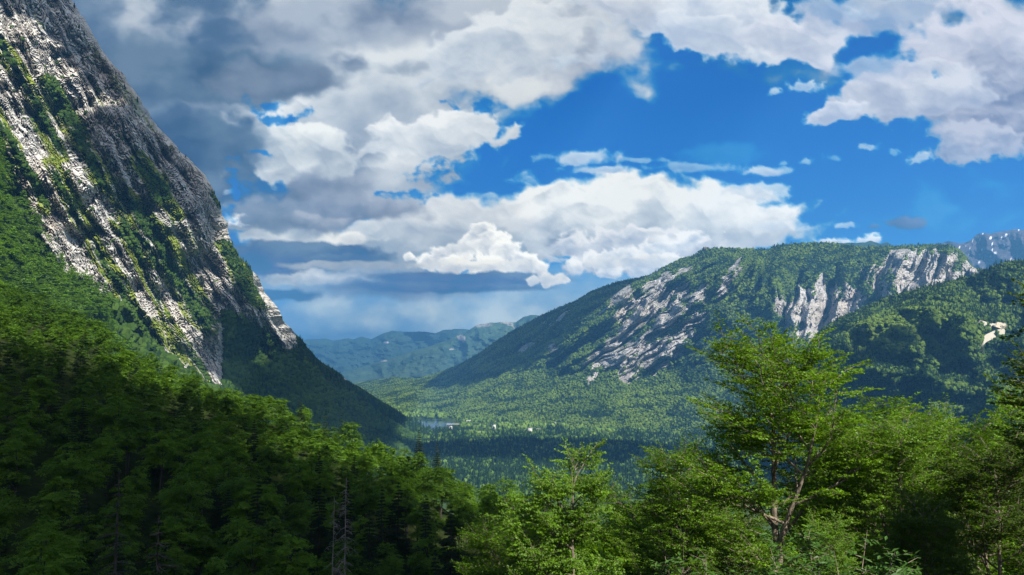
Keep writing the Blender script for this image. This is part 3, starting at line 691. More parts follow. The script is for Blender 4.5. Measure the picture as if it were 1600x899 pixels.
def merge_crowns(name, label, pts, size, kinds, mats, tint, part=None, parent=None):
    """pts (n,3), size (n,2) width and height, kinds (n,) prototype index"""
    protos = []
    for k in kinds[1]: protos += [blob_proto(k, 11+i) for i in range(4)]
    mi = [i for i, k in enumerate(kinds[1]) for _ in range(4)]
    pi = kinds[0]*4+rng.integers(0, 4, len(pts))
    Vs, Fs, Ts, Ms = [], [], [], []; off = 0
    for j, (v, f) in enumerate(protos):
        s = np.where(pi == j)[0]
        if not len(s): continue
        a = rng.uniform(0, 2*np.pi, len(s)); ca, sa = np.cos(a)[:, None], np.sin(a)[:, None]
        x = v[None, :, 0]*ca-v[None, :, 1]*sa; y = v[None, :, 0]*sa+v[None, :, 1]*ca; z = np.broadcast_to(v[None, :, 2], x.shape)
        q = np.stack([x*size[s, 0:1], y*size[s, 0:1], z*size[s, 1:2]], -1)+pts[s][:, None]
        Vs.append(q.reshape(-1, 3)); Fs.append((f[None]+(np.arange(len(s))*len(v))[:, None, None]+off).reshape(-1, 3)); off += q.shape[0]*q.shape[1]
        Ts.append((tint[s][:, None]+rng.uniform(-.12, .12, (len(s), len(f)))).ravel()); Ms.append(np.full(len(s)*len(f), mi[j]))
    me = mesh(name, np.concatenate(Vs), np.concatenate(Fs), mats, {'tint': ('FACE', np.clip(np.concatenate(Ts), 0, 1))}, midx=np.concatenate(Ms))
    return add(name, me, kind='stuff', label=label)
def project(P):
    y = P[..., 1]*CT+P[..., 2]*ST; z = -P[..., 1]*ST+P[..., 2]*CT
    return 800+F*P[..., 0]/y, 449.5-F*z/y
def scatter(P, dens, maskf=None):
    """random points over a grid of world points; dens (nr,nc) crowns per m2"""
    A = P[:-1, :-1]; B = P[:-1, 1:]; C = P[1:, :-1]; D = P[1:, 1:]
    ar = np.linalg.norm(np.cross(B-A, C-A), axis=-1)
    n = rng.poisson(np.clip(ar*dens[:-1, :-1], 0, 6)); ii = np.repeat(np.arange(n.size), n.ravel()); r, c = np.divmod(ii, n.shape[1])
    u = rng.random(len(r))[:, None]; v = rng.random(len(r))[:, None]
    return (A[r, c]*(1-u)*(1-v)+B[r, c]*u*(1-v)+C[r, c]*(1-u)*v+D[r, c]*u*v), r, c
def inview(p, m=60):
    x, y = project(p); return (x > -m) & (x < 1600+m) & (y > -m) & (y < 899+m)

T = TREES['massif']
den = 1/95.*(T['rock'] < .42)*(T['bare'] < .62)*(T['N'][..., 2] > .12)+.0025*(T['rock'] >= .42)
p, r, c = scatter(T['P'], den); rk = T['rock'][r, c]; s = inview(p); p, r, c, rk = p[s], r[s], c[s], rk[s]
big = fbm(p[:, 0]/170, p[:, 1]/170+p[:, 2]/120, 4, 71); dark = ss(-.05, .35, big+.10*(T['u'][r, c] > .7))
con = rng.random(len(p)) < .15+.55*dark
h = rng.uniform(9, 17, len(p))*np.where(rk > .42, .38, 1)
wd = h*np.where(con, .95, .95)*rng.uniform(.8, 1.2, len(p)); h = h*np.where(con, 1.35, .8)
print('massif', len(p))
merge_crowns('mountain_forest', 'mixed woods covering the mountain across the valley', p-np.array((0, 0, 2.)), np.stack([wd, h], 1), (con.astype(int), ['blob', 'cone']), [M_blob, M_blobs], np.clip(.5+rng.normal(0, .2, len(p))-big*.35, 0, 1))

T = TREES['hill']
rd = 0*T['px']+99
for a_ in ((1527, 505), (1538, 509), (1550, 513), (1562, 517), (1569, 519), (1560, 522), (1548, 526), (1538, 531), (1534, 540), (1533, 550), (1550, 505), (1563, 508)): rd = np.minimum(rd, np.hypot(T['px']-a_[0], (T['py']-a_[1]-2.5)*.9))
den = 1/42.*(T['rock'] < .42)*(rd > 4.5)+0*T['rock']
p, r, c = scatter(T['P'], den); s = inview(p); p, r, c = p[s], r[s], c[s]
px_, py_ = project(p); big = fbm(p[:, 0]/90, p[:, 1]/90, 4, 73)
knoll = patch(px_, py_, 1430, 520, 110, 42)  # sunlight on the knoll put into lighter crown tint, with fewer conifers
con = rng.random(len(p)) < .5-.48*np.clip(knoll*1.6, 0, 1)+.3*big
h = rng.uniform(7, 13, len(p)); wd = h*rng.uniform(.75, 1.15, len(p))*np.where(con, .85, .9); h = h*np.where(con, 1.5, .85)
print('hill', len(p))
merge_crowns('hill_forest', 'woods on the rounded hill at the right', p-np.array((0, 0, 1.5)), np.stack([wd, h], 1), (con.astype(int), ['blob', 'cone']), [M_blob, M_blobs], np.clip(.35+.4*knoll+rng.normal(0, .2, len(p))-big*.3, 0, 1))

# valley floor woods
n = 60000
yy = rng.uniform(1/6800, 1/1900, n)**-1; xx = rng.uniform(-.30, .32, n)*yy
ldv = lake_d(xx, yy); pm = fbm(xx/190, yy/320, 4, 77); px_, py_ = project(np.stack([xx, yy, 0*xx+FLOOR], -1))
darkw = ss(-8, 10, py_-674-14*fbm(px_/60, px_*0, 3, 79))  # shade of the valley band put into darker crown tint, plus more conifers
clear = (pm > .02) & (darkw < .5)
s = (ldv > 12) & ~((ldv < 330) & (yy < 4150) & (xx < -250)) & (~clear | (rng.random(n) < .12)); xx, yy, pm, darkw = xx[s], yy[s], pm[s], darkw[s]
gz = FLOOR+0*xx
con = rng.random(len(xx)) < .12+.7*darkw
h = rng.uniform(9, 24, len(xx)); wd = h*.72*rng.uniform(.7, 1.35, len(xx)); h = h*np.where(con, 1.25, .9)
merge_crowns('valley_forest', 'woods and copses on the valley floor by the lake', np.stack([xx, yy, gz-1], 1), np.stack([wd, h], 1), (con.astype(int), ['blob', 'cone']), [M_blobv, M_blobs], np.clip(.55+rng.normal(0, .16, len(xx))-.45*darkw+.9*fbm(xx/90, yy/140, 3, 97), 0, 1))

# bushes and trees clinging to the near cliff, and the wooded slope under it
T = TREES['cliff']; low = T['low']
wd_ = T['P'][..., 1]
den = np.where(low > .4, 1/70., np.where(T['rock'] < .36, 1/34., np.where(T['rock'] < .5, 1/300., 1/2500.)))
den = den*np.where(wd_ < 2200, 1, .45)
p, r, c = scatter(T['P'], den); s = inview(p); p, r, c = p[s], r[s], c[s]
lw = low[r, c] > .4; big = fbm(p[:, 0]/50, p[:, 2]/50, 3, 83)
h = np.where(lw, rng.uniform(8, 17, len(p)), rng.uniform(2.2, 6.5, len(p)))
edgef = T['w'][r, c] > .965; con = rng.random(len(p)) < np.where(edgef, .6, .22)
h = np.where(edgef & con, h*1.5, h)
wd = h*rng.uniform(.75, 1.25, len(p))*np.where(con, .8, 1.); h = h*np.where(con, 1.4, .85)
print('cliff', len(p))
tn = np.clip(.42+rng.normal(0, .22, len(p))-big*.35, 0, 1)
tn = np.where(lw & (p[:, 1] > 1200), tn*.85, tn)
fine = lw & (p[:, 1] < 1150)
px_f, py_f = project(p); fine &= (py_f < np.interp(px_f, [0, 250, 430, 600], [470, 590, 650, 700]))
FP, FH, FW, FT = p[fine], h[fine], wd[fine], tn[fine]; p, h, wd, con, tn = p[~fine], h[~fine], wd[~fine], con[~fine], tn[~fine]
print('fine', len(FP))
M_blobc = mat_blob('cliff_bushes', (.012, .028, .007), (.060, .105, .018))
merge_crowns('cliff_bushes', 'bushes and trees clinging to the pale cliff', p-np.array((0, 0, .8)), np.stack([wd, h], 1), (np.where(con, 1, 0), ['blob2', 'cone']), [M_blobc, M_blobs], tn)

# ------------------------------------------------------------------ near trees
def leafquads(c, n, u, L, Wd, r):
    """rhombic leaves: centres c, plane normals n, long axis u"""
    n = n/(np.linalg.norm(n, axis=1, keepdims=True)+1e-9); u = u-n*(u*n).sum(1, keepdims=True); u /= np.linalg.norm(u, axis=1, keepdims=True)+1e-9
    v = np.cross(n, u); L = np.asarray(L)[:, None]*.5; Wd = np.asarray(Wd)[:, None]*.5
    V = np.stack([c-u*L, c+v*Wd+n*L*.15, c+u*L, c-v*Wd+n*L*.15], 1).reshape(-1, 3)
    return V, np.arange(len(V)).reshape(-1, 4)
def crown_mesh(name, seed, H, R, base, n_spray, per, leaf, mat, droop=.25, lobes=18, top=.9):
    """layered leafy crown: flat sprays of leaves laid over the lobes"""
    r = np.random.default_rng(seed); cz = H*(base+1)/2; hz = H*(1-base)/2
    d = r.normal(size=(lobes, 3)); d /= np.linalg.norm(d, axis=1, keepdims=True); d[:, 2] = d[:, 2]*.9+.1
    lc = d*np.array((R, R, hz))*r.uniform(.35, .72, (lobes, 1))+np.array((0, 0, cz)); lc[0] = (0, 0, H-hz*.45)
    lr = r.uniform(.18, .42, lobes)*R
    k = r.integers(0, lobes, n_spray); s = r.normal(size=(n_spray, 3)); s /= np.linalg.norm(s, axis=1, keepdims=True); s[:, 2] = np.where(s[:, 2] < -.25, -s[:, 2], s[:, 2])
    c = lc[k]+s*lr[k][:, None]*r.uniform(.55, 1.08, (n_spray, 1))*np.array((1, 1, .95))
    out = c-np.array((0, 0, cz)); out[:, 2] *= .3; out /= np.linalg.norm(out, axis=1, keepdims=True)+1e-6
    ax = out*1.; ax[:, 2] = -droop*r.uniform(-.6, 2., n_spray)
    side = np.cross(ax, (0, 0, 1)); side /= np.linalg.norm(side, axis=1, keepdims=True)
    t_ = r.uniform(-1, 1, (n_spray, per)); q = r.uniform(-1, 1, (n_spray, per))*(1-.6*np.abs(t_))
    sl_ = r.uniform(.45, 1.15, n_spray)*R*.27
    C = c[:, None]+ax[:, None]*(t_*sl_[:, None])[..., None]+side[:, None]*(q*sl_[:, None]*.62)[..., None]; C[..., 2] += r.normal(0, .06*R*.3, C.shape[:2])-.12*sl_[:, None]*t_**2
    C = C.reshape(-1, 3); m = len(C)
    sn_ = np.stack([r.normal(0, .42, n_spray), r.normal(0, .42, n_spray), np.ones(n_spray)], 1)+out*.45
    nn = np.repeat(sn_, per, 0)+r.normal(0, .24, (m, 3))
    uu_ = np.repeat(ax, per, 0)+r.normal(0, .7, (m, 3))
    V, Fq = leafquads(C, nn, uu_, leaf*r.uniform(.7, 1.35, m), leaf*.62*r.uniform(.7, 1.3, m), r)
    ti = np.repeat(np.clip(.5+r.normal(0, .24, n_spray), 0, 1), per)+r.normal(0, .1, m)
    return mesh(name, V, Fq, mat, {'tint': ('FACE', np.clip(ti, 0, 1))}), lc
def tube(pts, rad, k):
    pts = np.asarray(pts, float); rad = np.asarray(rad, float)
    t = np.gradient(pts, axis=0); t /= np.linalg.norm(t, axis=1, keepdims=True)+1e-9
    ref = np.array((.31, .17, .93)) if abs(t[0, 2]) < .8 else np.array((1., 0, .1))
    a = np.cross(t, ref); a /= np.linalg.norm(a, axis=1, keepdims=True)+1e-9; b = np.cross(t, a)
    th = np.arange(k)*2*np.pi/k
    V = pts[:, None]+rad[:, None, None]*(a[:, None]*np.cos(th)[None, :, None]+b[:, None]*np.sin(th)[None, :, None])
    i = np.arange(len(pts)*k).reshape(len(pts), k)
    Fq = np.stack([i[:-1], np.roll(i[:-1], -1, 1), np.roll(i[1:], -1, 1), i[1:]], -1).reshape(-1, 4)
    return V.reshape(-1, 3), Fq
class Tubes:
    def __init__(s): s.V = []; s.F = []; s.n = 0
    def add(s, pts, rad, k):
        V, Fq = tube(pts, rad, k); s.V.append(V); s.F.append(Fq+s.n); s.n += len(V)
    def mesh(s, name, mat): return mesh(name, np.concatenate(s.V), np.concatenate(s.F), mat, smooth=True)
def forest_trunk(seed, H, lc, r0=.2):
    r = np.random.default_rng(seed); T_ = Tubes(); z = np.linspace(-1.5, H*.86, 8)
    p = np.stack([np.cumsum(r.normal(0, .12, 8)), np.cumsum(r.normal(0, .12, 8)), z], 1); p[:2, :2] = 0
    T_.add(p, np.linspace(r0, .05, 8), 6)
    for q in lc[1:]:
        zz_ = max(H*.25, q[2]-r.uniform(1.2, 2.6)); s_ = np.array((np.interp(zz_, z, p[:, 0]), np.interp(zz_, z, p[:, 1]), zz_))
        m_ = (s_+q)/2+np.array((0, 0, .5)); T_.add(np.array([s_, m_, q]), [.07, .05, .02], 4)
    return T_.mesh('trunk', M_barkd)
def spruce(seed, H, R, n_wh, mat, dens=1., leaf=.34, sparse=0.):
    r = np.random.default_rng(seed); Vs, Fs, Ti = [], [], []; T_ = Tubes()
    T_.add(np.array([(0, 0, -1.5), (0, 0, H*.5), (0, 0, H)]), [.17*H/14, .1*H/14, .015], 6)
    C, Nn, Uu = [], [], []
    for w_ in range(n_wh):
        f_ = w_/(n_wh-1); z0 = H*(.12+.86*f_); rr = R*(1-f_)**.8+.12; nb_ = int(r.integers(5, 9))
        for b in range(nb_):
            if r.random() < sparse: continue
            a = r.uniform(0, 2*np.pi); L = rr*r.uniform(.65, 1.15); d = np.array((math.cos(a), math.sin(a), 0)); sg = np.array((-d[1], d[0], 0))
            T_.add(np.array([(0, 0, z0), d*L*.5+np.array((0, 0, z0-.10*L)), d*L+np.array((0, 0, z0-.16*L))]), [.03, .02, .008], 3)
            m = int(max(6, 26*L*dens)); t_ = np.sqrt(r.uniform(.02, 1, m)); q = r.uniform(-1, 1, m)*(1-t_*.75)*.42*L
            C.append(d[None]*(t_*L)[:, None]+sg[None]*q[:, None]+np.stack([0*t_, 0*t_, z0-.30*L*t_+.12*L*t_**2-r.uniform(0, .28, m)*(.3+L*.25)], 1))
            Nn.append(np.stack([r.normal(0, .5, m), r.normal(0, .5, m), np.ones(m)], 1)); Uu.append(np.tile(d, (m, 1))+sg[None]*np.sign(q)[:, None]*.8+np.array((0, 0, -.45)))
    C = np.concatenate(C); m = len(C)
    V, Fq = leafquads(C, np.concatenate(Nn), np.concatenate(Uu), leaf*r.uniform(.7, 1.4, m), leaf*.34*r.uniform(.7, 1.3, m), r)
    return mesh('crown', V, Fq, mat, {'tint': ('FACE', np.clip(.5+r.normal(0, .2, m), 0, 1))}), T_.mesh('trunk', M_barkd)

# prototypes: (crown mesh, trunk mesh, height)
BR = []                                              # broadleaf, fine leaves, for the nearest hundred metres
for i in range(4):
    H = (14, 13, 15, 12)[i]; cm, lc = crown_mesh('crown', 500+i, H, (4.1, 3.5, 4.5, 3.8)[i], (.20, .14, .22, .16)[i], 420, 26, .27, M_forest); BR.append((cm, forest_trunk(520+i, H, lc), H))
BF = []                                              # same kinds with bigger sprays for farther trees
for i in range(4):
    H = 14; cm, lc = crown_mesh('crown', 540+i, H, (4.6, 4.0, 5.0, 4.3)[i], .10, 220, 15, .46, M_forest); BF.append((cm, H))
SP = []
for i in range(3):
    a_, b_ = spruce(560+i, (17, 15, 19)[i], (2.5, 2.3, 2.8)[i], (26, 22, 28)[i], M_spruce, 2.2, .40); SP.append((a_, b_, (17, 15, 19)[i]))
def meshdata(me):
    v = np.empty(len(me.vertices)*3, np.float32); me.vertices.foreach_get('co', v); f = np.empty(len(me.loops), np.int32); me.loops.foreach_get('vertex_index', f)
    t_ = np.empty(len(me.polygons), np.float32); me.attributes['tint'].data.foreach_get('value', t_); return v.reshape(-1, 3), f.reshape(-1, 4), t_

BL = [meshdata(crown_mesh('crown', 550+i, 12, (4.4, 3.9, 4.8)[i], .05, 84, 6, .85, M_forest)[0]) for i in range(3)]
Vs, Fs, Ts = [], [], []; off = 0
for i in range(len(FP)):
    v, f, t_ = BL[i % 3]; a = rng.uniform(0, 6.28); sw = FW[i]/8.6; sh = FH[i]/10.5; ca, sa = math.cos(a)*sw, math.sin(a)*sw
    q = np.stack([v[:, 0]*ca-v[:, 1]*sa, v[:, 0]*sa+v[:, 1]*ca, v[:, 2]*sh], 1)+FP[i]-np.array((0, 0, 1.)); Vs.append(q); Fs.append(f+off); off += len(q); Ts.append(np.clip(t_*.5+FT[i]*1.2-.25, 0, 1))
if Vs: add('cliff_foot_forest', mesh('cliff_foot_forest', np.concatenate(Vs), np.concatenate(Fs), M_forest, {'tint': ('FACE', np.concatenate(Ts))}), kind='stuff', label='sunlit leafy woods at the left foot of the cliff')

# where trees stand on the near hillside
cand = []
r = np.random.default_rng(99)
NT_ = 30000
cd = np.sqrt(r.uniform(26**2, 640**2, NT_)); cpx = 800+F*np.tan(r.uniform(-.72, .62, NT_)); keepm = cd < ridge_D(cpx)+55
cd, cpx = cd[keepm], cpx[keepm]
px_cut = (cpx > 640) & (cd < 40) | (cpx > 560) & (cd < 34)
cd, cpx = cd[~px_cut], cpx[~px_cut]
gp = near_pt(cpx, cd)
cell = {}; sel = []
for i in range(len(gp)):
    x, y = gp[i, 0], gp[i, 1]; sp = 5.4 if y < 130 else 6.6; ky = (int(x//sp), int(y//sp)); ok = True
    for a in (-1, 0, 1):
        for b in (-1, 0, 1):
            for j in cell.get((ky[0]+a, ky[1]+b, sp), ()):
                if (gp[j, 0]-x)**2+(gp[j, 1]-y)**2 < sp*sp: ok = False
    if ok: cell.setdefault((*ky, sp), []).append(i); sel.append(i)
sel = np.array(sel); gp = gp[sel]; cpx = cpx[sel]; cd = cd[sel]
tx, ty = project(gp+np.array((0, 0, 9.))); v_ = (tx > -70) & (tx < 1670) & (ty < 1010)
gp, cpx, cd = gp[v_], cpx[v_], cd[v_]
order = np.argsort(cd+90*((cpx > 1000) & (cd > 45))+60*((cpx > 820) & (cd > 70))); gp, cpx, cd = gp[order], cpx[order], cd[order]
typ = fbm(gp[:, 0]/38, gp[:, 1]/38, 3, 611); isp = (typ > .20) & (r.random(len(gp)) < .5) | (r.random(len(gp)) < .04)
ridge_lit = cd > ridge_D(cpx)-70
isp &= ~(ridge_lit & (r.random(len(gp)) < .85))
print('near trees', len(gp), 'spruce', isp.sum())
N_IND = 262
def one(name, crown, trunk, loc, rz, s, label, cat, group, tilt=0):
    e = bpy.data.objects.new(name, None); COL.objects.link(e); e.empty_display_size = .5
    e.location = loc; e.rotation_euler = (tilt, 0, rz); e.scale = (s[0], s[0], s[1]) if not np.isscalar(s) else (s, s, s)
    e['label'] = label; e['category'] = cat
    if group: e['group'] = group
    c_ = bpy.data.objects.new('crown', crown); COL.objects.link(c_); c_.parent = e
    if trunk: t__ = bpy.data.objects.new('trunk', trunk); COL.objects.link(t__); t__.parent = e
    return e
for i in range(min(N_IND, len(gp))):
    s = r.uniform(.68, 1.18); sxy = s*r.uniform(.85, 1.2); rz = r.uniform(0, 6.28); bx_ = tx_ = cpx[i]
    if isp[i]:
        q = SP[r.integers(0, 3)]; s *= .86
        one('spruce_tree', q[0], q[1], gp[i], rz, (sxy*.9, s), 'dark spruce among leafy trees '+('near the bottom edge ' if cd[i] < 75 else 'halfway up the slope ' if cd[i] < 130 else 'high on the slope ')+('at the left edge', 'near the drooping spruce', 'near the two dead spruces', 'right of the two dead spruces', 'behind the slender beech', 'behind the tall beeches')[min(5, int(max(0, cpx[i])//200))], 'tree', 'spruces in the forest below the cliff')
    else:
        q = BR[r.integers(0, 4)]
        if cpx[i] < 800:
            gr_ = 'leafy trees of the forest below the cliff'; k_ = min(3, int(max(0, cpx[i])//200))
            lb = 'leafy green tree '+('crowding the bottom edge ' if cd[i] < 75 else 'halfway up the shaded slope ' if cd[i] < 130 else 'high on the shaded slope ')+('at the left edge', 'near the drooping spruce', 'near the two dead spruces', 'right of the two dead spruces')[k_]
        else: lb, gr_ = 'leafy green tree in the gully behind the tall foreground trees', 'leafy trees of the gully on the right'
        one('leafy_tree', q[0], q[1], gp[i], rz, (sxy, s), lb, 'tree', gr_)
# the remaining, farther trees of the same hillside: one mesh
Vs, Fs, Ts, Ms = [], [], [], []; off = 0
BD = [meshdata(q[0]) for q in BF]
a_, b_ = spruce(590, 16, 2.6, 16, M_spruce, .42, .62); SD_ = meshdata(a_)
for i in range(N_IND, len(gp)):
    s = r.uniform(.62, 1.2); rz = r.uniform(0, 6.28); v, f, t_ = SD_ if isp[i] else BD[r.integers(0, 4)]
    ca, sa = math.cos(rz)*s, math.sin(rz)*s
    q = np.stack([v[:, 0]*ca-v[:, 1]*sa, v[:, 0]*sa+v[:, 1]*ca, v[:, 2]*s*(r.uniform(.9, 1.05))], 1)+gp[i]
    Vs.append(q); Fs.append(f+off); off += len(q); Ts.append(np.clip(t_*.6+r.uniform(-.1, .5), 0, 1)); Ms.append(np.full(len(f), int(isp[i])))
add('hillside_forest', mesh('hillside_forest', np.concatenate(Vs), np.concatenate(Fs), [M_forest, M_spruce], {'tint': ('FACE', np.concatenate(Ts))}, midx=np.concatenate(Ms)), kind='stuff', label='dense mixed forest on the upper part of the left slope')

# ------------------------------------------------------------------ tall beeches close to the viewpoint, grown branch by branch
def beech(seed, H, R, fork=.42, nl1=13, leafL=.11, bare=.2, lean=(0, 0), mat=None, per=17, dens=1.):
    r = np.random.default_rng(seed); T_ = Tubes(); LC, LN, LU, LT = [], [], [], []
    def path(p, d, L, n, wob, lift, flat=0.):
        P = [p]; d = d/np.linalg.norm(d)
        for i in range(n):
            d = d+r.normal(0, wob, 3)+np.array((0, 0, lift)); 
            if flat: d[2] *= (1-flat)
            d = d/np.linalg.norm(d); P.append(P[-1]+d*L/n)
        return np.array(P)
    def at(P, f):
        x = f*(len(P)-1); i = min(int(x), len(P)-2); q = P[i]+(P[i+1]-P[i])*(x-i); d = P[i+1]-P[i]; return q, d/np.linalg.norm(d)
    def twig(p, d, L, tint):
        P = path(p, d, L, 3, .10, -.03, .25); T_.add(P, [.006, .004, .003, .002], 3)
        n = int(per*L/.6*dens)+4; f = r.uniform(.08, 1, n); x = f*3; i = np.minimum(x.astype(int), 2); q = P[i]+(P[i+1]-P[i])*(x-i)[:, None]
        dd = (P[-1]-P[0]); dd /= np.linalg.norm(dd); sd = np.cross(dd, (0, 0, 1)); sd /= np.linalg.norm(sd)+1e-6; sg = r.choice([-1, 1], n)
        off = r.uniform(.02, .10+.10*L, n)
        LC.append(q+sd*(sg*off)[:, None]+dd*(off*.5)[:, None]+np.stack([0*f, 0*f, r.normal(0, .022, n)], 1))
        LN.append(np.stack([r.normal(0, .6, n), r.normal(0, .6, n)-.3, np.ones(n)], 1)); LU.append(sd*sg[:, None]+dd*.8+r.normal(0, .25, (n, 3))); LT.append(np.clip(tint+r.normal(0, .10, n), 0, 1))
    def branch2(p, d, L, rad):
        P = path(p, d, L, 5, .16, .05, .03); T_.add(P, np.linspace(rad, .006, 6), 4); tint = np.clip(.5+r.normal(0, .15), 0, 1)
        k = int(L*4.6*dens)+3; sgn = 1
        for j in range(k):
            f = .16+.84*j/k; q, dd = at(P, min(f, .98)); sd = np.cross(dd, (0, 0, 1)); sd /= np.linalg.norm(sd)+1e-6; sgn = -sgn
            twig(q, dd*.75+sd*sgn*r.uniform(.6, 1.2)+np.array((0, 0, r.normal(.06, .18))), r.uniform(.35, .75)*(1.15-.55*f), tint)
        twig(P[-1], P[-1]-P[-2], .45, tint)
    def limb(p, d, L, rad, lv):
        P = path(p, d, L, 8, .10, .035 if lv == 0 else .02); T_.add(P, np.linspace(rad, .012, 9), 6)
        k = int(L*2.15*dens)+3; ph = r.uniform(0, 6.28)
        for j in range(k):
            f = .22+.76*(j+r.random()*.6)/k; q, dd = at(P, min(f, .98)); ph += 2.4+r.normal(0, .3)
            sd = np.cross(dd, (0, 0, 1)); sd /= np.linalg.norm(sd)+1e-6; up = np.cross(sd, dd); a = math.cos(ph)
            sd = sd*(1 if a > 0 else -1)*(.75+.3*abs(a))+up*math.sin(ph)*.35
            LL = (R*.50)*(1.25-.8*f)*r.uniform(.6, 1.2)
            if lv == 0 and f < .6 and r.random() < .30: limb(q, dd*.8+sd*.8+np.array((0, 0, .15)), L*.52*(1.2-f), rad*.5, 1)
            else: branch2(q, dd*.6+sd, LL, max(.012, rad*.28))
        branch2(P[-1], P[-1]-P[-2], R*.28, .012)
    base = np.array((0., 0, -1.)); top = np.array((lean[0], lean[1], H))
    fz = H*fork
    Tr = path(base, np.array((lean[0]*.05, lean[1]*.05, 1)), fz+1, 6, .03, .02)
    rt = .011*H+.03
    T_.add(Tr, np.linspace(rt*1.25, rt*.95, 7), 9)
    nst = 2
    stems = []
    for i in range(nst):
        a = r.uniform(0, 6.28) if i == 0 else a+math.pi+r.normal(0, .4)
        d = np.array((math.cos(a)*.30*(1 if i else .6), math.sin(a)*.2, 1)); LL = (H-fz)*(1 if i == 0 else .82)
        P = path(Tr[-1], d, LL, 10, .07, .07); 
        if i == 0: P = P+np.linspace(0, 1, 11)[:, None]**1.5*(top-P[-1])[None]*np.array((1, 1, 1))
        T_.add(P, np.linspace(rt*(.82 if i == 0 else .68), .015, 11), 8); stems.append(P)
    for si, P in enumerate(stems):
        n_ = int(nl1*(1 if si == 0 else .7)); ph = r.uniform(0, 6.28)
        for j in range(n_):
            f = (.06 if H > 8 else .02)+.9*(j+r.random()*.5)/n_; q, dd = at(P, min(f, .97)); ph += 2.4+r.normal(0, .35)
            z_ = (q[2])/H; prof = R*(.55+.75*math.sin(min(1, max(0, (1.04-z_)/(1-fork*.9)))*math.pi*.62))*r.uniform(.72, 1.1)
            el = .35+.75*f
            limb(q, np.array((math.cos(ph), math.sin(ph), el)), prof*.92, rt*.42*(1-f*.62), 0)
        branch2(P[-1], np.array((0, 0, 1.)), R*.25, .015); branch2(P[-2], np.array((r.normal(0, .6), r.normal(0, .6), .7)), R*.3, .015)
    # a few low, nearly bare limbs
    for j in range(3):
        q, dd = at(Tr, .62+.12*j); a = r.uniform(0, 6.28); limb(q, np.array((math.cos(a), math.sin(a), .5)), R*.8, rt*.3, 1)
    C = np.concatenate(LC); m = len(C)
    V, Fq = leafquads(C, np.concatenate(LN), np.concatenate(LU), leafL*r.uniform(.75, 1.25, m), leafL*.62*r.uniform(.8, 1.2, m), r)
    print('beech leaves', m)
    return mesh('crown', V, Fq, mat or M_beech, {'tint': ('FACE', np.concatenate(LT))}), T_.mesh('trunk', M_bark)
HERO = beech(31, 13, 3.5, .42, 13)
B2 = beech(47, 11, 2.6, .36, 11)
B3 = beech(53, 12, 3.2, .35, 14)
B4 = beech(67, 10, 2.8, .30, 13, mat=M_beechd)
SP2 = spruce(571, 12, 2.4, 30, M_spruce, 2.2, .16)
def stand(px, D, top_py, spec, H, name, label, cat, group, rz, wscale=1.):
    top = U(px, top_py, D); g_ = near_pt(np.array(float(px)), np.array(float(D))).reshape(3)
    zc = np.empty(len(spec[0].vertices)*3, np.float32); spec[0].vertices.foreach_get('co', zc); H = float(zc.reshape(-1, 3)[:, 2].max())
    h = top[2]-g_[2]; s = h/H
    return one(name, spec[0], spec[1], (top[0], top[1], g_[2]), rz, (s*wscale, s), label, cat, group)
BG = 'tall foreground beeches on the right'
for px, D, tp, spec, H, rz, ws, lb in [
    (1205, 24, 486, HERO, 13, 2.2, 1., 'tallest sunlit beech right of centre with a pale forked trunk'),
    (893, 25, 688, B2, 11, .4, .85, 'slender open beech standing alone left of the tallest beech'),
    (1052, 33, 668, B3, 12, 4.0, .9, 'low spreading beech between the slender beech and the tallest one'),
    (1330, 30, 640, B3, 12, 1.1, 1., 'leaning beech close behind the right side of the tallest beech'),
    (1398, 23, 625, HERO, 13, 5.1, .95, 'bright leafy beech just right of the tallest beech'),
    (1478, 26, 612, B3, 12, 2.9, 1.05, 'broad beech with a yellow green top under the gravel road'),
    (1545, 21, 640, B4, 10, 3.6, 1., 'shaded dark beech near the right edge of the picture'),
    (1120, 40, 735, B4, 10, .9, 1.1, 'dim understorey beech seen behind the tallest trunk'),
    (985, 44, 752, B2, 11, 2.0, 1.2, 'small beech in the dip behind the slender one'),
    (1290, 20, 790, B3, 10, 5.5, .8, 'short dark beech at the foot of the tallest beech'),
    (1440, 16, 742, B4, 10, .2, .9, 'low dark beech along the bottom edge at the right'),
    (1612, 30, 590, B3, 12, .7, 1., 'beech half cut by the right edge of the picture'),
    (780, 48, 782, B3, 12, 3.3, 1., 'young beech at the bottom edge left of the slender beech'),
    (1345, 42, 610, B2, 11, 4.4, 1.3, 'thin beech top showing between two brighter crowns')]:
    stand(px, D, tp, spec, H, 'beech_tree', lb, 'tree', BG, rz, ws)
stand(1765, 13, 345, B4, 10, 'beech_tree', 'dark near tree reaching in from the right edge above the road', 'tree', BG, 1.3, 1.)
stand(186, 62, 742, (spruce(577, 15, 2.6, 30, M_spruce, 3., .1, .25)), 15, 'spruce_tree', 'ragged drooping spruce in the dark lower left forest', 'tree', None, .3)
stand(248, 47, 815, SP2, 12, 'spruce_tree', 'smaller pointed spruce at the bottom right of the drooping one', 'tree', None, .9, 1.1)
for px, D, tp, ws, lb in [(470, 318, 628, .9, 'lone dark spruce rising from the sunlit ridge of leafy trees'), (655, 262, 672, 1., 'taller of two spruces at the low end of the ridge'), (683, 255, 692, 1., 'shorter of two spruces at the low end of the ridge')]:
    stand(px, D, tp, (SP[0][0], SP[0][1]), 17, 'spruce_tree', lb, 'tree', 'spruces on the ridge', px, ws)

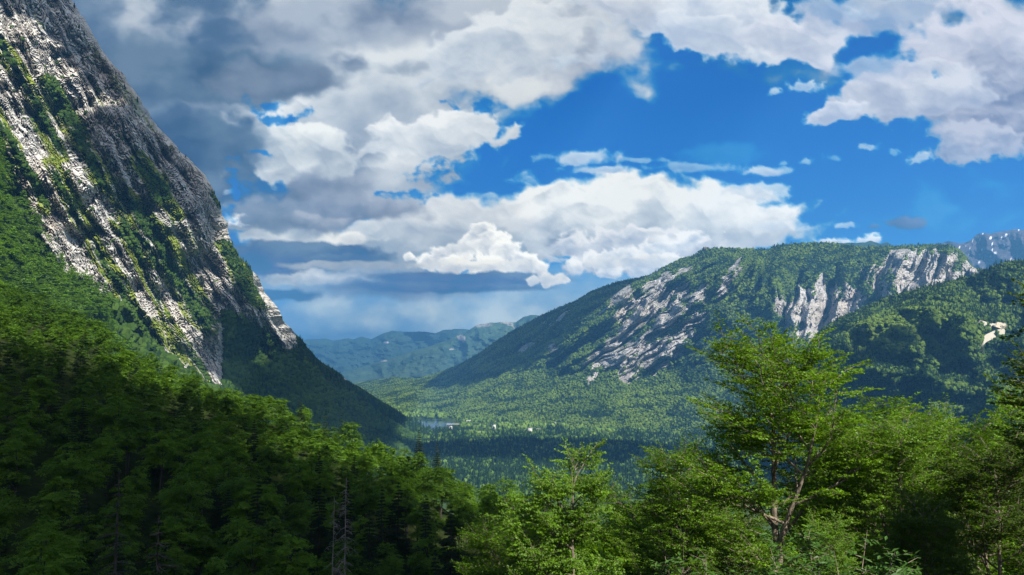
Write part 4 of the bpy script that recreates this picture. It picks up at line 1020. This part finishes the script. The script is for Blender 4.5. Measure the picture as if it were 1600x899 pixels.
# two dead, bleached spruces
def snag(seed, H, n, L0):
    r = np.random.default_rng(seed); T_ = Tubes(); z = np.linspace(0, H, 9); p = np.stack([np.cumsum(r.normal(0, .04, 9)), np.cumsum(r.normal(0, .04, 9)), z], 1)
    T_.add(p, np.linspace(.075, .015, 9), 7); B_ = Tubes()
    for i in range(n):
        f = r.uniform(.28, .99); a = r.uniform(0, 6.28); L = L0*(1.15-f)*r.uniform(.5, 1.2)+.18; q = np.array([np.interp(f*H, z, p[:, k]) for k in range(3)]); d = np.array((math.cos(a), math.sin(a), 0)); q = q-d*.02
        B_.add(np.array([q, q+d*L*.5+np.array((0, 0, -.08*L)), q+d*L+np.array((0, 0, -.42*L))]), [.02, .012, .005], 4)
        for j in range(3):
            m_ = q+d*L*r.uniform(.3, .9)+np.array((0, 0, -.2*L)); e_ = np.array((r.normal(0, .5), r.normal(0, .5), -.6))*L*.3; B_.add(np.array([m_, m_+e_*.5, m_+e_]), [.01, .007, .003], 3)
    return B_.mesh('dead_branches', M_dead), T_.mesh('trunk', M_dead)
for px, D, tp, by, sd_, lb in [(542, 96, 748, 850, 5, 'taller of two dead bleached spruces in the left forest'), (519, 93, 784, 850, 6, 'shorter of two dead bleached spruces in the left forest')]:
    a_, b_ = snag(sd_, 13, 110 if sd_ == 5 else 60, 1.6); e = stand(px, D, tp, (a_, b_), 13, 'dead_tree', lb, 'dead tree', 'dead spruces', .5, .8)
    e.children[0].name = 'dead_branches'

# leafy saplings along the bottom edge
def sapling(seed, H):
    r = np.random.default_rng(seed); T_ = Tubes(); C, Nn, Uu = [], [], []
    for s_ in range(5):
        a = r.uniform(0, 6.28); d = np.array((math.cos(a)*.28, math.sin(a)*.28, 1.)); P = np.array([d*H*f*r.uniform(.95, 1.05) for f in (0, .35, .7, 1.)]); T_.add(P, [.016, .012, .008, .003], 4)
        for j in range(int(26*H)):
            f = r.uniform(.2, 1); q = d*H*f; b = r.uniform(0, 6.28); L = .30*(1.2-f*.6); dd = np.array((math.cos(b), math.sin(b), .35))
            T_.add(np.array([q, q+dd*L*.6, q+dd*L]), [.004, .003, .002], 3)
            for k in range(7):
                C.append(q+dd*L*(k+1)/7+r.normal(0, .02, 3)); Nn.append((r.normal(0, .4), r.normal(0, .4), 1)); Uu.append(np.cross(dd, (0, 0, 1))*(1 if k % 2 else -1)+dd*.6)
    m = len(C); V, Fq = leafquads(np.array(C), np.array(Nn, float), np.array(Uu), .10*r.uniform(.8, 1.2, m), .04*r.uniform(.8, 1.2, m), r)
    return mesh('foliage', V, Fq, M_sap, {'tint': ('FACE', np.clip(.6+r.normal(0, .15, m), 0, 1))}), T_.mesh('stem', M_bark)
M_sap = mat_leaf('sapling_leaves', (.03, .08, .012), (.08, .17, .03), .45, .2)
SAP = [sapling(3, 2.2), sapling(4, 1.8)]
for px, D, tp, k, lb in [(1292, 8.2, 852, 0, 'pale green sapling at the bottom edge under the tallest beech'), (1100, 9., 885, 1, 'low pale sapling at the bottom edge left of the tallest trunk'), (1345, 9.5, 878, 1, 'small sapling at the bottom edge right of the pale green one')]:
    e = stand(px, D, tp, SAP[k], (2.2, 1.8)[k], 'sapling', lb, 'sapling', 'saplings along the bottom edge', D, .8)
    t_ = U(px, tp, D); e.location.z = t_[2]-(2.2, 1.8)[k]*1.; e.scale = (1, 1, 1)
    for c_ in e.children: c_.name = 'foliage' if c_.data.name.startswith('foliage') else 'stem'

# ------------------------------------------------------------------ buildings, pier and road far below
M_wall = mat_flat('white_render', (.62, .61, .58), .8, .06); M_roof = mat_flat('grey_roof', (.30, .29, .28), .8, .2, .3); M_tile = mat_flat('red_brown_roof', (.26, .13, .09), .8, .25, .3); M_glass = mat_flat('window_glass', (.03, .04, .05), .15, .1)
M_stone = mat_flat('pale_stone', (.55, .53, .48), .85, .12, .2); M_gravel = mat_flat('pale_gravel', (.40, .37, .30), .9, .12, .05); M_wood = mat_flat('weathered_wood', (.12, .09, .07), .85, .3)
def gable(name, w, d, h, rh, m):
    V = np.array([(-w, -d, h), (w, -d, h), (w, d, h), (-w, d, h), (-w, 0, h+rh), (w, 0, h+rh)]); me = bpy.data.meshes.new(name)
    me.from_pydata(V.tolist(), [], [(0, 1, 5, 4), (2, 3, 4, 5), (0, 4, 3), (1, 2, 5), (3, 2, 1, 0)]); me.materials.append(m); return me
def house(px, py, D, w, d, h, rh, rz, label, roofm, storeys=2, cat='house', group=None, flat=False, name='house', z0=None, wallm=None):
    L = U(px, py, D); e = bpy.data.objects.new(name, None); COL.objects.link(e); e.location = (L[0], L[1], L[2] if z0 is None else z0); e.rotation_euler.z = rz; e['label'] = label; e['category'] = cat
    if group: e['group'] = group
    add('wall', box_mesh('wall', (-w, -d, -12), (w, d, h), wallm or M_wall), e)
    if flat: add('roof', box_mesh('roof', (-w-.5, -d-.5, h), (w+.5, d+.5, h+.8), roofm), e)
    else: add('roof', gable('roof', w+.8, d+.8, h+.02, rh, roofm), e)
    wm = box_mesh('window', (-.8, -.06, -.8), (.8, .06, .8), M_glass); nW = max(2, int(w/2.2))
    for s_ in range(storeys):
        for i in range(nW):
            o = add('window', wm, e); o.location = (-w+(i+.5)*2*w/nW, -d-.03, 1.6+s_*(h-1.2)/storeys)
    return e
house(828, 675.5, 3560, 9, 8, 17, 0, .08, 'taller white hotel block standing alone among the valley trees', M_roof, 4, 'hotel', 'hotel blocks on the valley floor', True, 'hotel')
house(841, 675, 3580, 8, 8, 14, 0, .08, 'second white hotel block to the right of the taller one', M_roof, 3, 'hotel', 'hotel blocks on the valley floor', True, 'hotel')
house(834.5, 677.5, 3540, 16, 4, 6, 0, .08, 'low white annex in front of the two hotel blocks', M_stone, 1, 'hotel', None, True, 'annex')
house(732, 660.3, 4080, 11, 7, 7, 4, .1, 'white lakeside boathouse at the right end of the pier', M_roof, 2, 'boathouse', None, name='boathouse')
for i, (px, py, D, rm, lb) in enumerate([(816, 659.5, 4150, M_tile, 'tiny white house in the trees above the hotel'), (826, 658, 4200, M_tile, 'tiny red roofed house beside the tiny white one'), (868, 664, 3950, M_roof, 'small house alone right of the hotel'), (772, 668, 3800, M_stone, 'small pale house among bright trees below the pier'), (704, 670, 3720, M_stone, 'small pale shed on the meadow by the lake')]):
    house(px, py, D, 6.5, 5.5, 8, 3.5, .3*i, lb, rm, 2, 'house', 'houses scattered on the valley floor')
# pier and shore walk
e = bpy.data.objects.new('pier', None); COL.objects.link(e); L = U(712, 660.2, 4060); e.location = (L[0], L[1], FLOOR-6); e['label'] = 'long pale pier running along the lake shore'; e['category'] = 'pier'
add('deck', box_mesh('deck', (-46, -3, 4.5), (46, 3, 6.5), M_stone), e)
pm_ = box_mesh('post', (-.6, -.6, -4), (.6, .6, 4.5), M_wood)
for i in range(12): add('post', pm_, e).location = (-44+8*i, 0, 0)
# lookout hut on the plateau edge
house(1101.5, 388.5, 5120, 9, 7, 9, 2, .2, 'dark hut on the highest point of the left plateau edge', M_wood, 1, 'hut', None, True, 'mountain_hut', wallm=M_wood)
# gravel road on the wooded hill
def on_hill(px, py):
    T = TREES['hill']; i = np.argmin((T['px']-px)**2+(T['py']-py)**2); return T['P'].reshape(-1, 3)[i]
rp = [(1527, 505), (1538, 509), (1550, 512), (1562, 516), (1570, 518), (1566, 521), (1556, 524), (1546, 527), (1538, 530), (1534, 536), (1533, 545), (1532, 556)]
Pp = np.array([on_hill(*q) for q in rp]); ti = np.linspace(0, len(rp)-1, 60); Pp = np.stack([np.interp(ti, np.arange(len(rp)), Pp[:, k]) for k in range(3)], 1)
for _ in range(4): Pp[1:-1] = .25*Pp[:-2]+.5*Pp[1:-1]+.25*Pp[2:]
tt = np.gradient(Pp, axis=0); sd_ = np.stack([tt[:, 1], -tt[:, 0], 0*tt[:, 0]], 1); sd_ /= np.linalg.norm(sd_, axis=1, keepdims=True); wv = 3.2+1.*np.sin(ti)[:, None]
a_ = Pp-sd_*wv+np.array((0, 0, 13.)); b_ = Pp+sd_*wv+np.array((0, 0, 9.))
n = len(Pp); Vr = np.concatenate([a_, b_, b_-np.array((0, 0, 18.)), a_-np.array((0, 0, 18.))]); i = np.arange(n-1)
Fr = np.concatenate([np.stack([i+k*n, i+1+k*n, i+1+((k+1) % 4)*n, i+((k+1) % 4)*n], 1) for k in range(4)])
add('gravel_road', mesh('gravel_road', Vr, Fr, M_gravel), kind='structure', label='pale hairpin gravel road on the right hill')
